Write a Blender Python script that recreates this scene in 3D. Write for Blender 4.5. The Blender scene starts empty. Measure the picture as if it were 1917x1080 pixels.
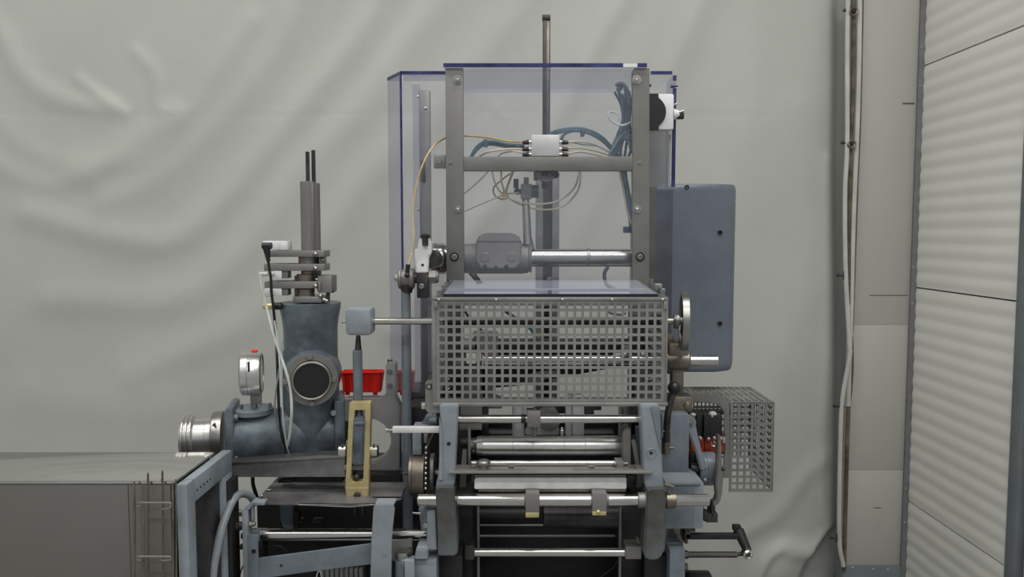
import bpy, bmesh, math, random
import numpy as np
from mathutils import Vector, Matrix, noise
R = math.radians
sc = bpy.context.scene
COL = sc.collection
# ---------------------------------------------------------------- camera, world, lights, exposure
F = 1480.0
PIT = math.atan(105.0/F)
CZ = 1.8
cam_d = bpy.data.cameras.new('camera')
cam_d.sensor_width = 36.0
cam_d.lens = 36.0*F/1917.0
cam_d.clip_start = 0.05
cam = bpy.data.objects.new('camera', cam_d)
COL.objects.link(cam)
cam.location = (0, 0, CZ)
cam.rotation_euler = (R(90)-PIT, 0, 0)
sc.camera = cam
w = bpy.data.worlds.new('world'); sc.world = w
w.use_nodes = True
w.node_tree.nodes['Background'].inputs['Color'].default_value = (0.80, 0.84, 0.88, 1)
w.node_tree.nodes['Background'].inputs['Strength'].default_value = 0.44
sc.view_settings.view_transform = 'Standard'
sc.view_settings.look = 'None'
sc.view_settings.gamma = 1.0
sc.view_settings.exposure = 0.0
sc.view_settings.use_curve_mapping = False
sc.cycles.transparent_max_bounces = 24
sc.cycles.max_bounces = 8
LIGHTS = [(-2.3, -0.3), (1.2, -0.3), (-2.3, 1.5), (1.2, 1.5), (0.8, -2.4)]
for i, (lx, ly) in enumerate(LIGHTS):
    ld = bpy.data.lights.new('hall_lamp_light', 'AREA')
    ld.shape = 'RECTANGLE'; ld.size = 2.6; ld.size_y = 0.28
    ld.energy = 43; ld.color = (1.0, 0.985, 0.94)
    lo = bpy.data.objects.new('hall_lamp_light', ld)
    lo.location = (lx, ly, 4.55)
    COL.objects.link(lo)

# ---------------------------------------------------------------- helpers
SP, CP = math.sin(PIT), math.cos(PIT)
def W(u, v, Y):
    x = (u-958.5)/F; y = -(v-540.0)/F
    t = Y/(y*SP + CP)
    return Vector((x*t, Y, CZ + (y*CP - SP)*t))
def PX(Y): return Y/F           # metres per pixel at that depth

def nodes(name):
    m = bpy.data.materials.new(name); m.use_nodes = True
    nt = m.node_tree
    return m, nt, nt.nodes['Principled BSDF']
def mat(name, col, met=0.0, rough=0.5, var=0.12, scale=6.0, bump=0.0, bscale=60.0, col2=None, stretch=(1, 1, 1), rvar=0.1, spec=0.5):
    """procedural paint / metal: object-space noise mixes two tones, varies gloss, optional fine relief"""
    m, nt, b = nodes(name)
    N, L = nt.nodes, nt.links
    tc = N.new('ShaderNodeTexCoord'); mp = N.new('ShaderNodeMapping')
    mp.inputs['Scale'].default_value = stretch
    L.new(tc.outputs['Object'], mp.inputs['Vector'])
    no = N.new('ShaderNodeTexNoise'); no.inputs['Scale'].default_value = scale
    no.inputs['Detail'].default_value = 6; no.inputs['Roughness'].default_value = 0.62
    L.new(mp.outputs[0], no.inputs['Vector'])
    rp = N.new('ShaderNodeValToRGB')
    rp.color_ramp.elements[0].position = 0.34; rp.color_ramp.elements[1].position = 0.66
    c2 = col2 or tuple(c*(1-var*2.2) for c in col)
    rp.color_ramp.elements[0].color = (*c2, 1); rp.color_ramp.elements[1].color = (*[min(1, c*(1+var*.6)) for c in col], 1)
    L.new(no.outputs['Fac'], rp.inputs['Fac']); L.new(rp.outputs['Color'], b.inputs['Base Color'])
    mr = N.new('ShaderNodeMapRange')
    mr.inputs['To Min'].default_value = max(0.03, rough-rvar); mr.inputs['To Max'].default_value = min(1, rough+rvar)
    L.new(no.outputs['Fac'], mr.inputs['Value']); L.new(mr.outputs[0], b.inputs['Roughness'])
    b.inputs['Metallic'].default_value = met
    b.inputs['Specular IOR Level'].default_value = spec
    if bump:
        n2 = N.new('ShaderNodeTexNoise'); n2.inputs['Scale'].default_value = bscale; n2.inputs['Detail'].default_value = 4
        L.new(mp.outputs[0], n2.inputs['Vector'])
        bp = N.new('ShaderNodeBump'); bp.inputs['Strength'].default_value = bump; bp.inputs['Distance'].default_value = 0.002
        L.new(n2.outputs['Fac'], bp.inputs['Height']); L.new(bp.outputs[0], b.inputs['Normal'])
    return m
def clear(name, tint, haze, hazecol=(0.62, 0.66, 0.78)):
    """thin clear sheet: see-through tint + a little milky scatter + gloss"""
    m, nt, b = nodes(name); N, L = nt.nodes, nt.links
    N.remove(b)
    out = [n for n in N if n.type == 'OUTPUT_MATERIAL'][0]
    tr = N.new('ShaderNodeBsdfTransparent'); tr.inputs[0].default_value = (*tint, 1)
    df = N.new('ShaderNodeBsdfDiffuse'); df.inputs[0].default_value = (*hazecol, 1)
    no = N.new('ShaderNodeTexNoise'); no.inputs['Scale'].default_value = 3.0; no.inputs['Detail'].default_value = 5
    tc = N.new('ShaderNodeTexCoord'); L.new(tc.outputs['Object'], no.inputs['Vector'])
    mr = N.new('ShaderNodeMapRange'); mr.inputs['To Min'].default_value = haze*.6; mr.inputs['To Max'].default_value = haze*1.4
    L.new(no.outputs['Fac'], mr.inputs['Value'])
    mx = N.new('ShaderNodeMixShader'); L.new(mr.outputs[0], mx.inputs[0]); L.new(tr.outputs[0], mx.inputs[1]); L.new(df.outputs[0], mx.inputs[2])
    gl = N.new('ShaderNodeBsdfGlossy'); gl.inputs['Roughness'].default_value = 0.06
    m2 = N.new('ShaderNodeMixShader'); m2.inputs[0].default_value = 0.05
    L.new(mx.outputs[0], m2.inputs[1]); L.new(gl.outputs[0], m2.inputs[2]); L.new(m2.outputs[0], out.inputs['Surface'])
    return m

M = {}
M['steel'] = mat('stainless_steel', (0.36, 0.355, 0.34), 1.0, 0.36, 0.10, 9, 0.05, 150)
M['steel_plate'] = mat('brushed_steel_plate', (0.235, 0.228, 0.215), 0.6, 0.45, 0.10, 5, 0.06, 200, stretch=(1, 1, 1))
M['guard_steel'] = mat('guard_steel', (0.285, 0.283, 0.268), 0.55, 0.42, 0.12, 7, 0.05, 160)
M['chrome'] = mat('polished_steel', (0.58, 0.57, 0.54), 1.0, 0.20, 0.04, 16, 0.0, stretch=(1, 1, 1), rvar=0.0)
M['roller'] = mat('worn_roller_steel', (0.74, 0.73, 0.70), 1.0, 0.31, 0.06, 14, 0.0, 220, stretch=(1, 1, 1), rvar=0.01)
M['brown_steel'] = mat('oiled_brown_steel', (0.26, 0.225, 0.185), 0.85, 0.40, 0.2, 18, 0.05, 120)
M['alu'] = mat('aluminium_bar', (0.225, 0.22, 0.21), 0.45, 0.55, 0.08, 8, 0.08, 260)
M['post_alu'] = mat('grey_post_aluminium', (0.165, 0.163, 0.156), 0.35, 0.5, 0.08, 8, 0.06, 200)
M['plate_grey'] = mat('grey_machined_plate', (0.37, 0.36, 0.365), 0.2, 0.5, 0.10, 9, 0.06, 120)
M['alu_light'] = mat('bright_aluminium', (0.52, 0.52, 0.53), 0.3, 0.40, 0.08, 12, 0.03, 120)
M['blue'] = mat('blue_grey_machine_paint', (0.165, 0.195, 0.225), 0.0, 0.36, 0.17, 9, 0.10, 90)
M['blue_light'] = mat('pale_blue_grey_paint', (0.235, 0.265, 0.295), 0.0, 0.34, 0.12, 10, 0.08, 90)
M['blue_cast'] = mat('grimy_blue_cast_iron', (0.16, 0.195, 0.222), 0.15, 0.38, 0.0, 10, 0.22, 55, col2=(0.045, 0.055, 0.07))
M['blue_cover'] = mat('hammered_blue_grey_cover', (0.135, 0.153, 0.185), 0.1, 0.27, 0.10, 3.5, 0.14, 240)
M['grimy'] = mat('oil_stained_blue_paint', (0.115, 0.13, 0.14), 0.0, 0.36, 0.0, 7, 0.12, 80, col2=(0.05, 0.045, 0.036))
M['olive'] = mat('olive_grey_plate', (0.135, 0.135, 0.12), 0.2, 0.5, 0.12, 8, 0.05, 120)
M['white_alu'] = mat('pale_milled_aluminium', (0.72, 0.72, 0.70), 0.25, 0.4, 0.08, 22, 0.03, 120)
M['satin'] = mat('satin_stainless', (0.62, 0.61, 0.59), 0.9, 0.30, 0.04, 12, 0.0, rvar=.02)
M['black'] = mat('black_plastic', (0.008, 0.008, 0.009), 0.0, 0.42, 0.1, 20)
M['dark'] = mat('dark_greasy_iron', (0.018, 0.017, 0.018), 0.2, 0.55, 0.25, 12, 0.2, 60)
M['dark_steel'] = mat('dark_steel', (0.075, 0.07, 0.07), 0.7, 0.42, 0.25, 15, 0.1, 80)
M['table'] = mat('dark_oily_table_plate', (0.20, 0.195, 0.20), 0.5, 0.38, 0.25, 9, 0.04, 90)
M['brass'] = mat('dull_brass', (0.62, 0.52, 0.27), 0.65, 0.40, 0.10, 22, 0.05, 120)
M['red'] = mat('red_plastic', (0.80, 0.018, 0.010), 0.0, 0.38, 0.06, 30)
M['orange'] = mat('orange_red_terminal_plastic', (0.42, 0.05, 0.015), 0.0, 0.4, 0.3, 60)
M['white'] = mat('white_plastic', (0.66, 0.67, 0.68), 0.0, 0.4, 0.04, 20)
M['grey_rubber'] = mat('grey_hose_rubber', (0.235, 0.26, 0.28), 0.0, 0.38, 0.08, 14)
M['cream'] = mat('cream_plastic_tube', (0.50, 0.45, 0.34), 0.0, 0.35, 0.08, 30)
M['ochre'] = mat('yellowed_plastic_tube', (0.45, 0.33, 0.17), 0.0, 0.35, 0.15, 12)
M['teal'] = mat('teal_plastic_hose', (0.045, 0.125, 0.155), 0.0, 0.35, 0.15, 30)
M['pale_tube'] = mat('translucent_white_tube', (0.52, 0.54, 0.52), 0.0, 0.3, 0.08, 20)
M['tarp'] = None
M['edge_blue'] = mat('dark_blue_sheet_edge', (0.028, 0.032, 0.12), 0.0, 0.25, 0.25, 18)
M['edge_dark'] = mat('near_black_sheet_edge', (0.010, 0.010, 0.024), 0.0, 0.3, 0.1, 18)
M['sheet'] = clear('clear_polycarbonate', (0.97, 0.972, 0.985), 0.03)
M['sheet_tint'] = clear('bluish_polycarbonate', (0.865, 0.87, 0.92), 0.06, (0.45, 0.46, 0.54))
M['sheet_roof'] = clear('milky_polycarbonate_roof', (0.93, 0.935, 0.965), 0.14)
M['column'] = mat('grey_render_column', (0.40, 0.39, 0.36), 0.0, 0.8, 0.02, 3, 0.12, 50)
M['strip'] = mat('white_edge_strip', (0.48, 0.475, 0.45), 0.0, 0.6, 0.08, 8)
M['rust'] = mat('brown_cord', (0.13, 0.105, 0.07), 0.0, 0.8, 0.3, 14)
M['plinth'] = mat('grey_plinth_plate', (0.17, 0.195, 0.21), 0.0, 0.5, 0.1, 5)
M['seal'] = mat('grey_rubber_seal', (0.16, 0.165, 0.17), 0.0, 0.6, 0.1, 12)
M['wallp'] = mat('off_white_panel_coating', (0.73, 0.73, 0.69), 0.0, 0.5, 0.02, 2, 0.08, 160)
M['concrete'] = mat('grey_concrete_floor', (0.30, 0.295, 0.28), 0.0, 0.6, 0.12, 2.5, 0.1, 40)
M['ceil'] = mat('grey_ceiling_sheet', (0.55, 0.56, 0.55), 0.0, 0.7, 0.05, 2)
M['lamp'] = None

# ---- shape closures (each adds geometry to a bmesh, in world coordinates)
def _bev(bm, verts, b, seg=2):
    if b <= 0: return
    es = list({e for v in verts for e in v.link_edges})
    bmesh.ops.bevel(bm, geom=es, offset=b, segments=seg, affect='EDGES', profile=0.5, clamp_overlap=True)
def wbox(x0, y0, z0, x1, y1, z1, b=0.0015):
    def f(bm):
        r = bmesh.ops.create_cube(bm, size=1)
        for v in r['verts']:
            v.co = Vector((x0 if v.co.x < 0 else x1, y0 if v.co.y < 0 else y1, z0 if v.co.z < 0 else z1))
        _bev(bm, r['verts'], min(b, .45*min(abs(x1-x0), abs(y1-y0), abs(z1-z0))))
    return f
def box(u0, v0, u1, v1, Y0, Y1, b=0.0015):
    a = W(u0, (v0+v1)/2, Y0); c = W(u1, (v0+v1)/2, Y0); um = (u0+u1)/2
    return wbox(a.x, Y0, W(um, v1, Y0).z, c.x, Y1, W(um, v0, Y0).z, b)
def prism(loops, vec, b=0.0):
    """solid from an outer loop (and hole loops) of world points, swept by vec"""
    def f(bm):
        es = []; tb = bmesh.new()
        for lp in loops:
            vs = [tb.verts.new(p) for p in lp]
            for i in range(len(vs)): es.append(tb.edges.new((vs[i], vs[(i+1) % len(vs)])))
        if len(loops) == 1: tb.faces.new(tb.verts[:])
        else: bmesh.ops.triangle_fill(tb, edges=es, use_beauty=True)
        r = bmesh.ops.extrude_face_region(tb, geom=tb.faces[:])
        for v in [g for g in r['geom'] if isinstance(g, bmesh.types.BMVert)]: v.co += Vector(vec)
        bmesh.ops.recalc_face_normals(tb, faces=tb.faces[:])
        if b > 0:
            sh = [e for e in tb.edges if len(e.link_faces) == 2 and e.calc_face_angle(0) > 0.5]
            bmesh.ops.bevel(tb, geom=sh, offset=b, segments=2, affect='EDGES', clamp_overlap=True)
        me = bpy.data.meshes.new('tmp'); tb.to_mesh(me); tb.free(); bm.from_mesh(me); bpy.data.meshes.remove(me)
    return f
def poly(pts, Y0, Y1, b=0.0015, holes=()):
    lp = [[W(u, v, Y0) for u, v in pts]] + [[W(u, v, Y0) for u, v in h] for h in holes]
    return prism(lp, (0, Y1-Y0, 0), b)
def circ(u, v, r, n=28, ry=None):
    return [(u+r*math.cos(2*math.pi*i/n), v+(ry or r)*math.sin(2*math.pi*i/n)) for i in range(n)]
def plan(pts, z0, z1, b=0.001):
    return prism([[Vector((x, y, z0)) for x, y in pts]], (0, 0, z1-z0), b)
def lathe(o, ax, prof, seg=28, closed=False, rot=0.0):
    """profile [(t, r)] spun about axis ax through o"""
    o = Vector(o); ax = Vector(ax).normalized()
    h = Vector((0, 0, 1)) if abs(ax.z) < 0.9 else Vector((1, 0, 0))
    e1 = ax.cross(h).normalized(); e2 = ax.cross(e1).normalized()
    def f(bm):
        rings = []
        for t, r in prof:
            if r <= 1e-7: rings.append([bm.verts.new(o+ax*t)])
            else: rings.append([bm.verts.new(o+ax*t+(e1*math.cos(a)+e2*math.sin(a))*r) for a in [rot+2*math.pi*i/seg for i in range(seg)]])
        prs = list(zip(rings, rings[1:]))
        if closed: prs.append((rings[-1], rings[0]))
        fs = []
        for A, B in prs:
            for i in range(seg):
                j = (i+1) % seg
                q = [A[i % len(A)], A[j % len(A)], B[j % len(B)], B[i % len(B)]]
                q2 = []
                for x in q:
                    if x not in q2: q2.append(x)
                if len(q2) > 2:
                    try: fs.append(bm.faces.new(q2))
                    except ValueError: pass
        if not closed:
            for rg in (rings[0], rings[-1]):
                if len(rg) > 2: fs.append(bm.faces.new(rg))
        bmesh.ops.recalc_face_normals(bm, faces=fs)
    return f
def _prof(L, r, c):
    c = min(c, L*.4, r*.5)
    return [(0, r-c), (c, r), (L-c, r), (L, r-c)]
def cx(u0, u1, v, r, Y, c=0.001, seg=28):
    a = W(u0, v, Y); b = W(u1, v, Y)
    return lathe(a, (1, 0, 0), _prof(b.x-a.x, r*PX(Y), c), seg)
def cz(u, v0, v1, r, Y, c=0.001, seg=28):
    a = W(u, v1, Y); b = W(u, v0, Y)
    return lathe((W(u, (v0+v1)/2, Y).x, Y, a.z), (0, 0, 1), _prof(b.z-a.z, r*PX(Y), c), seg)
def cy(u, v, r, Y0, Y1, c=0.001, seg=28):
    return lathe(W(u, v, Y0), (0, 1, 0), _prof(Y1-Y0, r*PX(Y0), c), seg)
def latx(v, Y, prof, seg=32):      # [(u, r)] px
    return lathe(W(958.5, v, Y), (1, 0, 0), [((u-958.5)*PX(Y), r*PX(Y)) for u, r in prof], seg)
def latz(u, Y, prof, seg=32, vm=540):      # [(v, r)] px
    z0 = 0; x = W(u, vm, Y).x
    return lathe((x, Y, 0), (0, 0, 1), [(W(u, v, Y).z, r*PX(Y)) for v, r in prof], seg)
def laty(u, v, Yr, prof, seg=36, closed=False):   # [(Y, r px)] radii measured at depth Yr
    o = W(u, v, Yr)
    return lathe(o, (0, 1, 0), [(Y-Yr, r*PX(Yr)) for Y, r in prof], seg, closed)
def rod(p, q, r, seg=16, r2=None, c=0.0006):
    a, b = W(*p), W(*q); L = (b-a).length; s = PX(p[2])
    if r2 is None: pr = _prof(L, r*s, c)
    else: pr = [(0, r*s), (L, r2*s)]
    return lathe(a, b-a, pr, seg)
def ball(u, v, Y, r, seg=20, squash=1.0):
    rr = r*PX(Y)
    return lathe(W(u, v, Y), (0, 0, 1), [(rr*squash*math.sin(a), rr*math.cos(a)) for a in [(-math.pi/2)+math.pi*i/10 for i in range(11)]], seg)
def _cr(P, n):
    P = [P[0]*2-P[1]]+P+[P[-1]*2-P[-2]]; out = []
    for i in range(1, len(P)-2):
        a, b, c, d = P[i-1:i+3]
        for k in range(n):
            t = k/n
            out.append(0.5*((2*b)+(c-a)*t+(2*a-5*b+4*c-d)*t*t+(3*b-a-3*c+d)*t**3))
    return out+[P[-2]]
def tube(pts, r, seg=10, n=7, sm=True, rw=None):
    P = [W(*p) for p in pts]; rr = rw or r*PX(pts[0][2])
    if sm: P = _cr(P, n)
    def f(bm):
        prev = None; nrm = None; fs = []
        for i, p in enumerate(P):
            t = (P[min(i+1, len(P)-1)]-P[max(i-1, 0)]).normalized()
            if nrm is None: nrm = t.cross(Vector((0.3, 0.9, 0.2))).normalized()
            nrm = (nrm-t*nrm.dot(t)).normalized(); bn = t.cross(nrm)
            ring = [bm.verts.new(p+(nrm*math.cos(a)+bn*math.sin(a))*rr) for a in [2*math.pi*k/seg for k in range(seg)]]
            if prev:
                for k in range(seg): fs.append(bm.faces.new((prev[k], prev[(k+1) % seg], ring[(k+1) % seg], ring[k])))
            else: fs.append(bm.faces.new(ring))
            prev = ring
        fs.append(bm.faces.new(prev))
        bmesh.ops.recalc_face_normals(bm, faces=fs)
    return f
def hexy(u, v, r, Y, t=0.006, rot=0.3):        # hexagonal bolt head facing the camera, its back on plane Y
    return lathe(W(u, v, Y-t), (0, 1, 0), [(0, r*PX(Y)*.86), (t*.2, r*PX(Y)), (t, r*PX(Y))], 6, rot=rot)
def washy(u, v, r, Y, t=0.0015):
    return lathe(W(u, v, Y-t), (0, 1, 0), [(0, r*PX(Y)), (t, r*PX(Y))], 20)
def bolty(u, v, r, Y):
    def f(bm):
        washy(u, v, r*1.5, Y)(bm); hexy(u, v, r, Y-.0015)(bm)
    return f
def sockety(u, v, r, Y, t=0.006):             # cap screw with a recessed hexagon
    s = PX(Y)*r
    return lathe(W(u, v, Y-t), (0, 1, 0), [(t*.8, 0), (t*.8, s*.5), (0, s*.55), (0, s*.9), (t*.15, s), (t, s)], 18)
def boltz(u, v, r, Y, h):                     # small upright screw: v is its foot, h its height in px
    s = PX(Y)
    def f(bm):
        b = W(u, v, Y)
        lathe(b, (0, 0, 1), [(0, r*1.3*s), (h*.25*s, r*1.3*s), (h*.27*s, r*.8*s), (h*.5*s, r*.8*s), (h*.52*s, r*s), (h*s*.95, r*s), (h*s, r*.7*s)], 6)(bm)
    return f
def perf(o, du, dv, w, h, nx, ny, frac, mx, my, th):
    """sheet with nx x ny square holes, real thickness and hole walls"""
    o, du, dv = Vector(o), Vector(du), Vector(dv); n = du.cross(dv).normalized()*th
    def cuts(L, k, m):
        p = (L-2*m)/k; out = [0.0]
        for i in range(k): out += [m+i*p+p*(1-frac)/2, m+i*p+p*(1+frac)/2]
        return out+[L]
    xs, ys = cuts(w, nx, mx), cuts(h, ny, my)
    def f(bm):
        A = [[bm.verts.new(o+du*x+dv*y) for y in ys] for x in xs]
        B = [[bm.verts.new(o+du*x+dv*y+n) for y in ys] for x in xs]
        nX, nY = len(xs)-1, len(ys)-1
        solid = lambda i, j: 0 <= i < nX and 0 <= j < nY and not (i % 2 == 1 and j % 2 == 1)
        for i in range(nX):
            for j in range(nY):
                if not solid(i, j): continue
                bm.faces.new((A[i][j], A[i][j+1], A[i+1][j+1], A[i+1][j]))
                bm.faces.new((B[i][j], B[i+1][j], B[i+1][j+1], B[i][j+1]))
                if not solid(i-1, j): bm.faces.new((A[i][j], B[i][j], B[i][j+1], A[i][j+1]))
                if not solid(i+1, j): bm.faces.new((A[i+1][j], A[i+1][j+1], B[i+1][j+1], B[i+1][j]))
                if not solid(i, j-1): bm.faces.new((A[i][j], A[i+1][j], B[i+1][j], B[i][j]))
                if not solid(i, j+1): bm.faces.new((A[i][j+1], B[i][j+1], B[i+1][j+1], A[i+1][j+1]))
    return f

def mesh_of(name, shapes, m, angle=38, mats=None, pick=None):
    bm = bmesh.new()
    for s in (shapes if isinstance(shapes, (list, tuple)) else [shapes]): s(bm)
    me = bpy.data.meshes.new(name); bm.to_mesh(me); bm.free()
    me.materials.append(M[m] if isinstance(m, str) else m)
    for x in (mats or []): me.materials.append(M[x])
    if pick:
        for p in me.polygons: p.material_index = pick(p)
    me.polygons.foreach_set('use_smooth', [True]*len(me.polygons))
    me.set_sharp_from_angle(angle=R(angle))
    return me
class Thing:
    """an Empty at the thing's base that parents its parts; meshes are written in world coordinates and moved under it by done()"""
    def __init__(s, name, label, cat, group=None, kind=None):
        s.root = bpy.data.objects.new(name, None); COL.objects.link(s.root)
        s.root.empty_display_size = 0.03
        if kind: s.root['kind'] = kind
        else:
            s.root['label'] = label; s.root['category'] = cat
        if group: s.root['group'] = group
        s.objs = []
    def part(s, name, m, shapes, label=None, of=None, **k):
        o = bpy.data.objects.new(name, mesh_of(name, shapes, m, **k)); COL.objects.link(o)
        o.parent = of or s.root
        if label: o['label'] = label
        s.objs.append(o)
        return o
    def each(s, name, m, shapes, **k):
        return [s.part(name, m, x, **k) for x in shapes]
    def spin(s, u, Y, deg):
        p = W(u, 700, Y); T = Matrix.Translation(Vector((p.x, Y, 0)))
        for o in s.objs:
            o.data.transform(T @ Matrix.Rotation(R(deg), 4, 'Z') @ T.inverted())
            xs = [v.co.x for v in o.data.vertices]; d = p.x-(min(xs)+max(xs))/2
            if d > .14: o.data.transform(Matrix.Translation(Vector((.045*d, 0, 0))))
        return s
    def done(s):
        c = np.array([v.co[:] for o in s.objs for v in o.data.vertices])
        lo, hi = c.min(0), c.max(0)
        b = Vector(((lo[0]+hi[0])/2, (lo[1]+hi[1])/2, lo[2]))
        for o in s.objs: o.data.transform(Matrix.Translation(-b))
        s.root.location = b
        return s.root
def solo(name, label, cat, m, shapes, group=None, kind=None, **k):
    me = mesh_of(name, shapes, m, **k)
    o = bpy.data.objects.new(name, me); COL.objects.link(o)
    c = np.array([v.co[:] for v in me.vertices]); lo, hi = c.min(0), c.max(0)
    b = Vector(((lo[0]+hi[0])/2, (lo[1]+hi[1])/2, lo[2]))
    me.transform(Matrix.Translation(-b)); o.location = b
    if kind: o['kind'] = kind
    else:
        o['label'] = label; o['category'] = cat
    if group: o['group'] = group
    return o
def dup(o, d):
    c = o.copy(); COL.objects.link(c); c.location = o.location+Vector(d)
    for ch in o.children:
        e = ch.copy(); COL.objects.link(e); e.parent = c
        e.matrix_parent_inverse = ch.matrix_parent_inverse
    return c
# ================================================================= THE SETTING
# lamp material for the hall luminaires (they give light)
m_, nt_, b_ = nodes('lit_lamp_diffuser'); b_.inputs['Emission Color'].default_value = (1, .98, .94, 1); b_.inputs['Emission Strength'].default_value = 6.0
M['lamp'] = m_
# tarpaulin: light grey-green PVC with faint weave and old crease stains
m_, nt_, b_ = nodes('grey_tarpaulin')
N_, L_ = nt_.nodes, nt_.links
tc_ = N_.new('ShaderNodeTexCoord')
n1 = N_.new('ShaderNodeTexNoise'); n1.inputs['Scale'].default_value = 2.2; n1.inputs['Detail'].default_value = 8; n1.inputs['Roughness'].default_value = .7
L_.new(tc_.outputs['Object'], n1.inputs['Vector'])
rp_ = N_.new('ShaderNodeValToRGB'); rp_.color_ramp.elements[0].position = .3; rp_.color_ramp.elements[1].position = .7
rp_.color_ramp.elements[0].color = (.415, .42, .395, 1); rp_.color_ramp.elements[1].color = (.45, .454, .43, 1)
L_.new(n1.outputs['Fac'], rp_.inputs['Fac'])
n3 = N_.new('ShaderNodeTexVoronoi'); n3.inputs['Scale'].default_value = 7.0; n3.inputs['Randomness'].default_value = 1.0
L_.new(tc_.outputs['Object'], n3.inputs['Vector'])
mr_ = N_.new('ShaderNodeMapRange'); mr_.inputs['From Min'].default_value = .0; mr_.inputs['From Max'].default_value = .05; mr_.inputs['To Min'].default_value = .82
L_.new(n3.outputs['Distance'], mr_.inputs['Value'])
mm_ = N_.new('ShaderNodeMix'); mm_.data_type = 'RGBA'; mm_.blend_type = 'MULTIPLY'; mm_.inputs[0].default_value = .6
L_.new(rp_.outputs['Color'], mm_.inputs[6]); L_.new(mr_.outputs[0], mm_.inputs[7]); L_.new(mm_.outputs[2], b_.inputs['Base Color'])
b_.inputs['Roughness'].default_value = .42; b_.inputs['Specular IOR Level'].default_value = .35
n2 = N_.new('ShaderNodeTexNoise'); n2.inputs['Scale'].default_value = 14; n2.inputs['Detail'].default_value = 5
L_.new(tc_.outputs['Object'], n2.inputs['Vector'])
bp_ = N_.new('ShaderNodeBump'); bp_.inputs['Strength'].default_value = .25; bp_.inputs['Distance'].default_value = .006
L_.new(n2.outputs['Fac'], bp_.inputs['Height']); L_.new(bp_.outputs[0], b_.inputs['Normal'])
M['tarp'] = m_

XL, XR, YF, YB, ZC = -4.2, 1.84, -4.0, 4.45, 5.0
solo('floor', '', '', 'concrete', wbox(XL, YF, -.08, 4.0, YB, 0, 0), kind='structure')
solo('ceiling', '', '', 'ceil', wbox(XL, YF, ZC, 4.0, YB, ZC+.08, 0), kind='structure')
solo('shading_wall_left', '', '', 'ceil', wbox(XL-.1, YF, 0, XL, YB, ZC, 0), kind='structure')  # unseen wall, added to darken surfaces that face left
solo('wall_back', '', '', 'ceil', wbox(XL, YB, 0, 4.0, YB+.1, ZC, 0), kind='structure')
for i, (lx, ly) in enumerate(LIGHTS):
    t = Thing('ceiling_lamp', '', '', kind='structure')
    t.part('housing', 'ceil', wbox(lx-1.35, ly-.17, 4.62, lx+1.35, ly+.17, 4.72))
    t.part('diffuser', 'lamp', wbox(lx-1.3, ly-.14, 4.59, lx+1.3, ly+.14, 4.62))
    t.part('hanger', 'steel', [wbox(lx-1.0, ly-.01, 4.72, lx-.98, ly+.01, ZC, 0), wbox(lx+.98, ly-.01, 4.72, lx+1.0, ly+.01, ZC, 0)])
    t.done()

# ---- right-hand wall of ribbed sandwich panels, 1 m pitch, running from the column towards the camera
wr = Thing('wall_right', '', '', kind='structure')
PZ = [W(1711, 435, 3.6)]
zj = [W(1724, 124, 3.6).z, W(1707, 538, 3.6).z]; pitch = zj[0]-zj[1]
def panel(z0, z1, y0, y1):
    z0 += .003; z1 -= .003; n = 15; p = (z1-z0)/n
    pts = [(XR, z0)]
    for k in range(n):
        a = z0+k*p
        pts += [(XR, a+p*.12), (XR-.0030, a+p*.34), (XR-.0030, a+p*.70), (XR, a+p*.92)]
    pts += [(XR, z1), (XR+.06, z1), (XR+.06, z0)]
    return prism([[Vector((x, y0, z)) for x, z in pts]], (0, y1-y0, 0), 0)
for k in range(-3, 2):
    wr.part('wall_panel', 'wallp', panel(zj[0]-pitch*(1-k), zj[0]+pitch*k if k < 1 else zj[0]+pitch*k, 2.86, 3.62), angle=20)
wr.part('panel_backing', 'seal', wbox(XR+.045, 2.86, -.3, XR+.09, 3.7, 5, 0))
wr.done()
# grey edge profile, dark gap and next frame member nearer the camera
solo('door_frame', '', '', 'plinth', [wbox(XR-.012, 2.80, 0, XR+.10, 2.858, 5, .003)], kind='structure')
solo('trim_1', '', '', 'strip', [wbox(XR+.02, 2.765, 0, XR+.10, 2.798, 5, .002), wbox(XR-.004, 2.60, 0, XR+.10, 2.75, 5, .003)], kind='structure')
# scalloped grey corner strip between column and panels
def scallop(bm):
    pts = [(1.802, 0)]
    z = 0; k = 0
    while z < 4.9:
        z = k*.04
        pts.append((1.842 + (.0035 if k % 2 else 0), z)); k += 1
    pts.append((1.802, z))
    prism([[Vector((x, 3.565, zz)) for x, zz in pts]], (0, .012, 0), 0)(bm)
tr = Thing('trim_2', '', '', kind='structure')
xs0 = W(1706, 435, 3.6).x
def scallop(bm):
    pts = [(xs0, 0)]; k = 0
    while k*.035 < 4.9:
        pts.append((XR-.001+(.003 if k % 2 else -.001), k*.035)); k += 1
    pts.append((xs0, k*.035))
    prism([[Vector((x, 3.585, z)) for x, z in pts]], (0, .012, 0), 0)(bm)
tr.part('edge_strip', 'seal', scallop)
tr.each('rivet', 'strip', [lathe((xs0+.008, 3.580, z), (0, 1, 0), [(0, .002), (.005, .003)], 8) for z in [W(1700, v, 3.6).z for v in (90, 162, 500, 567, 912, 975)]])
tr.done()

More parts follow.
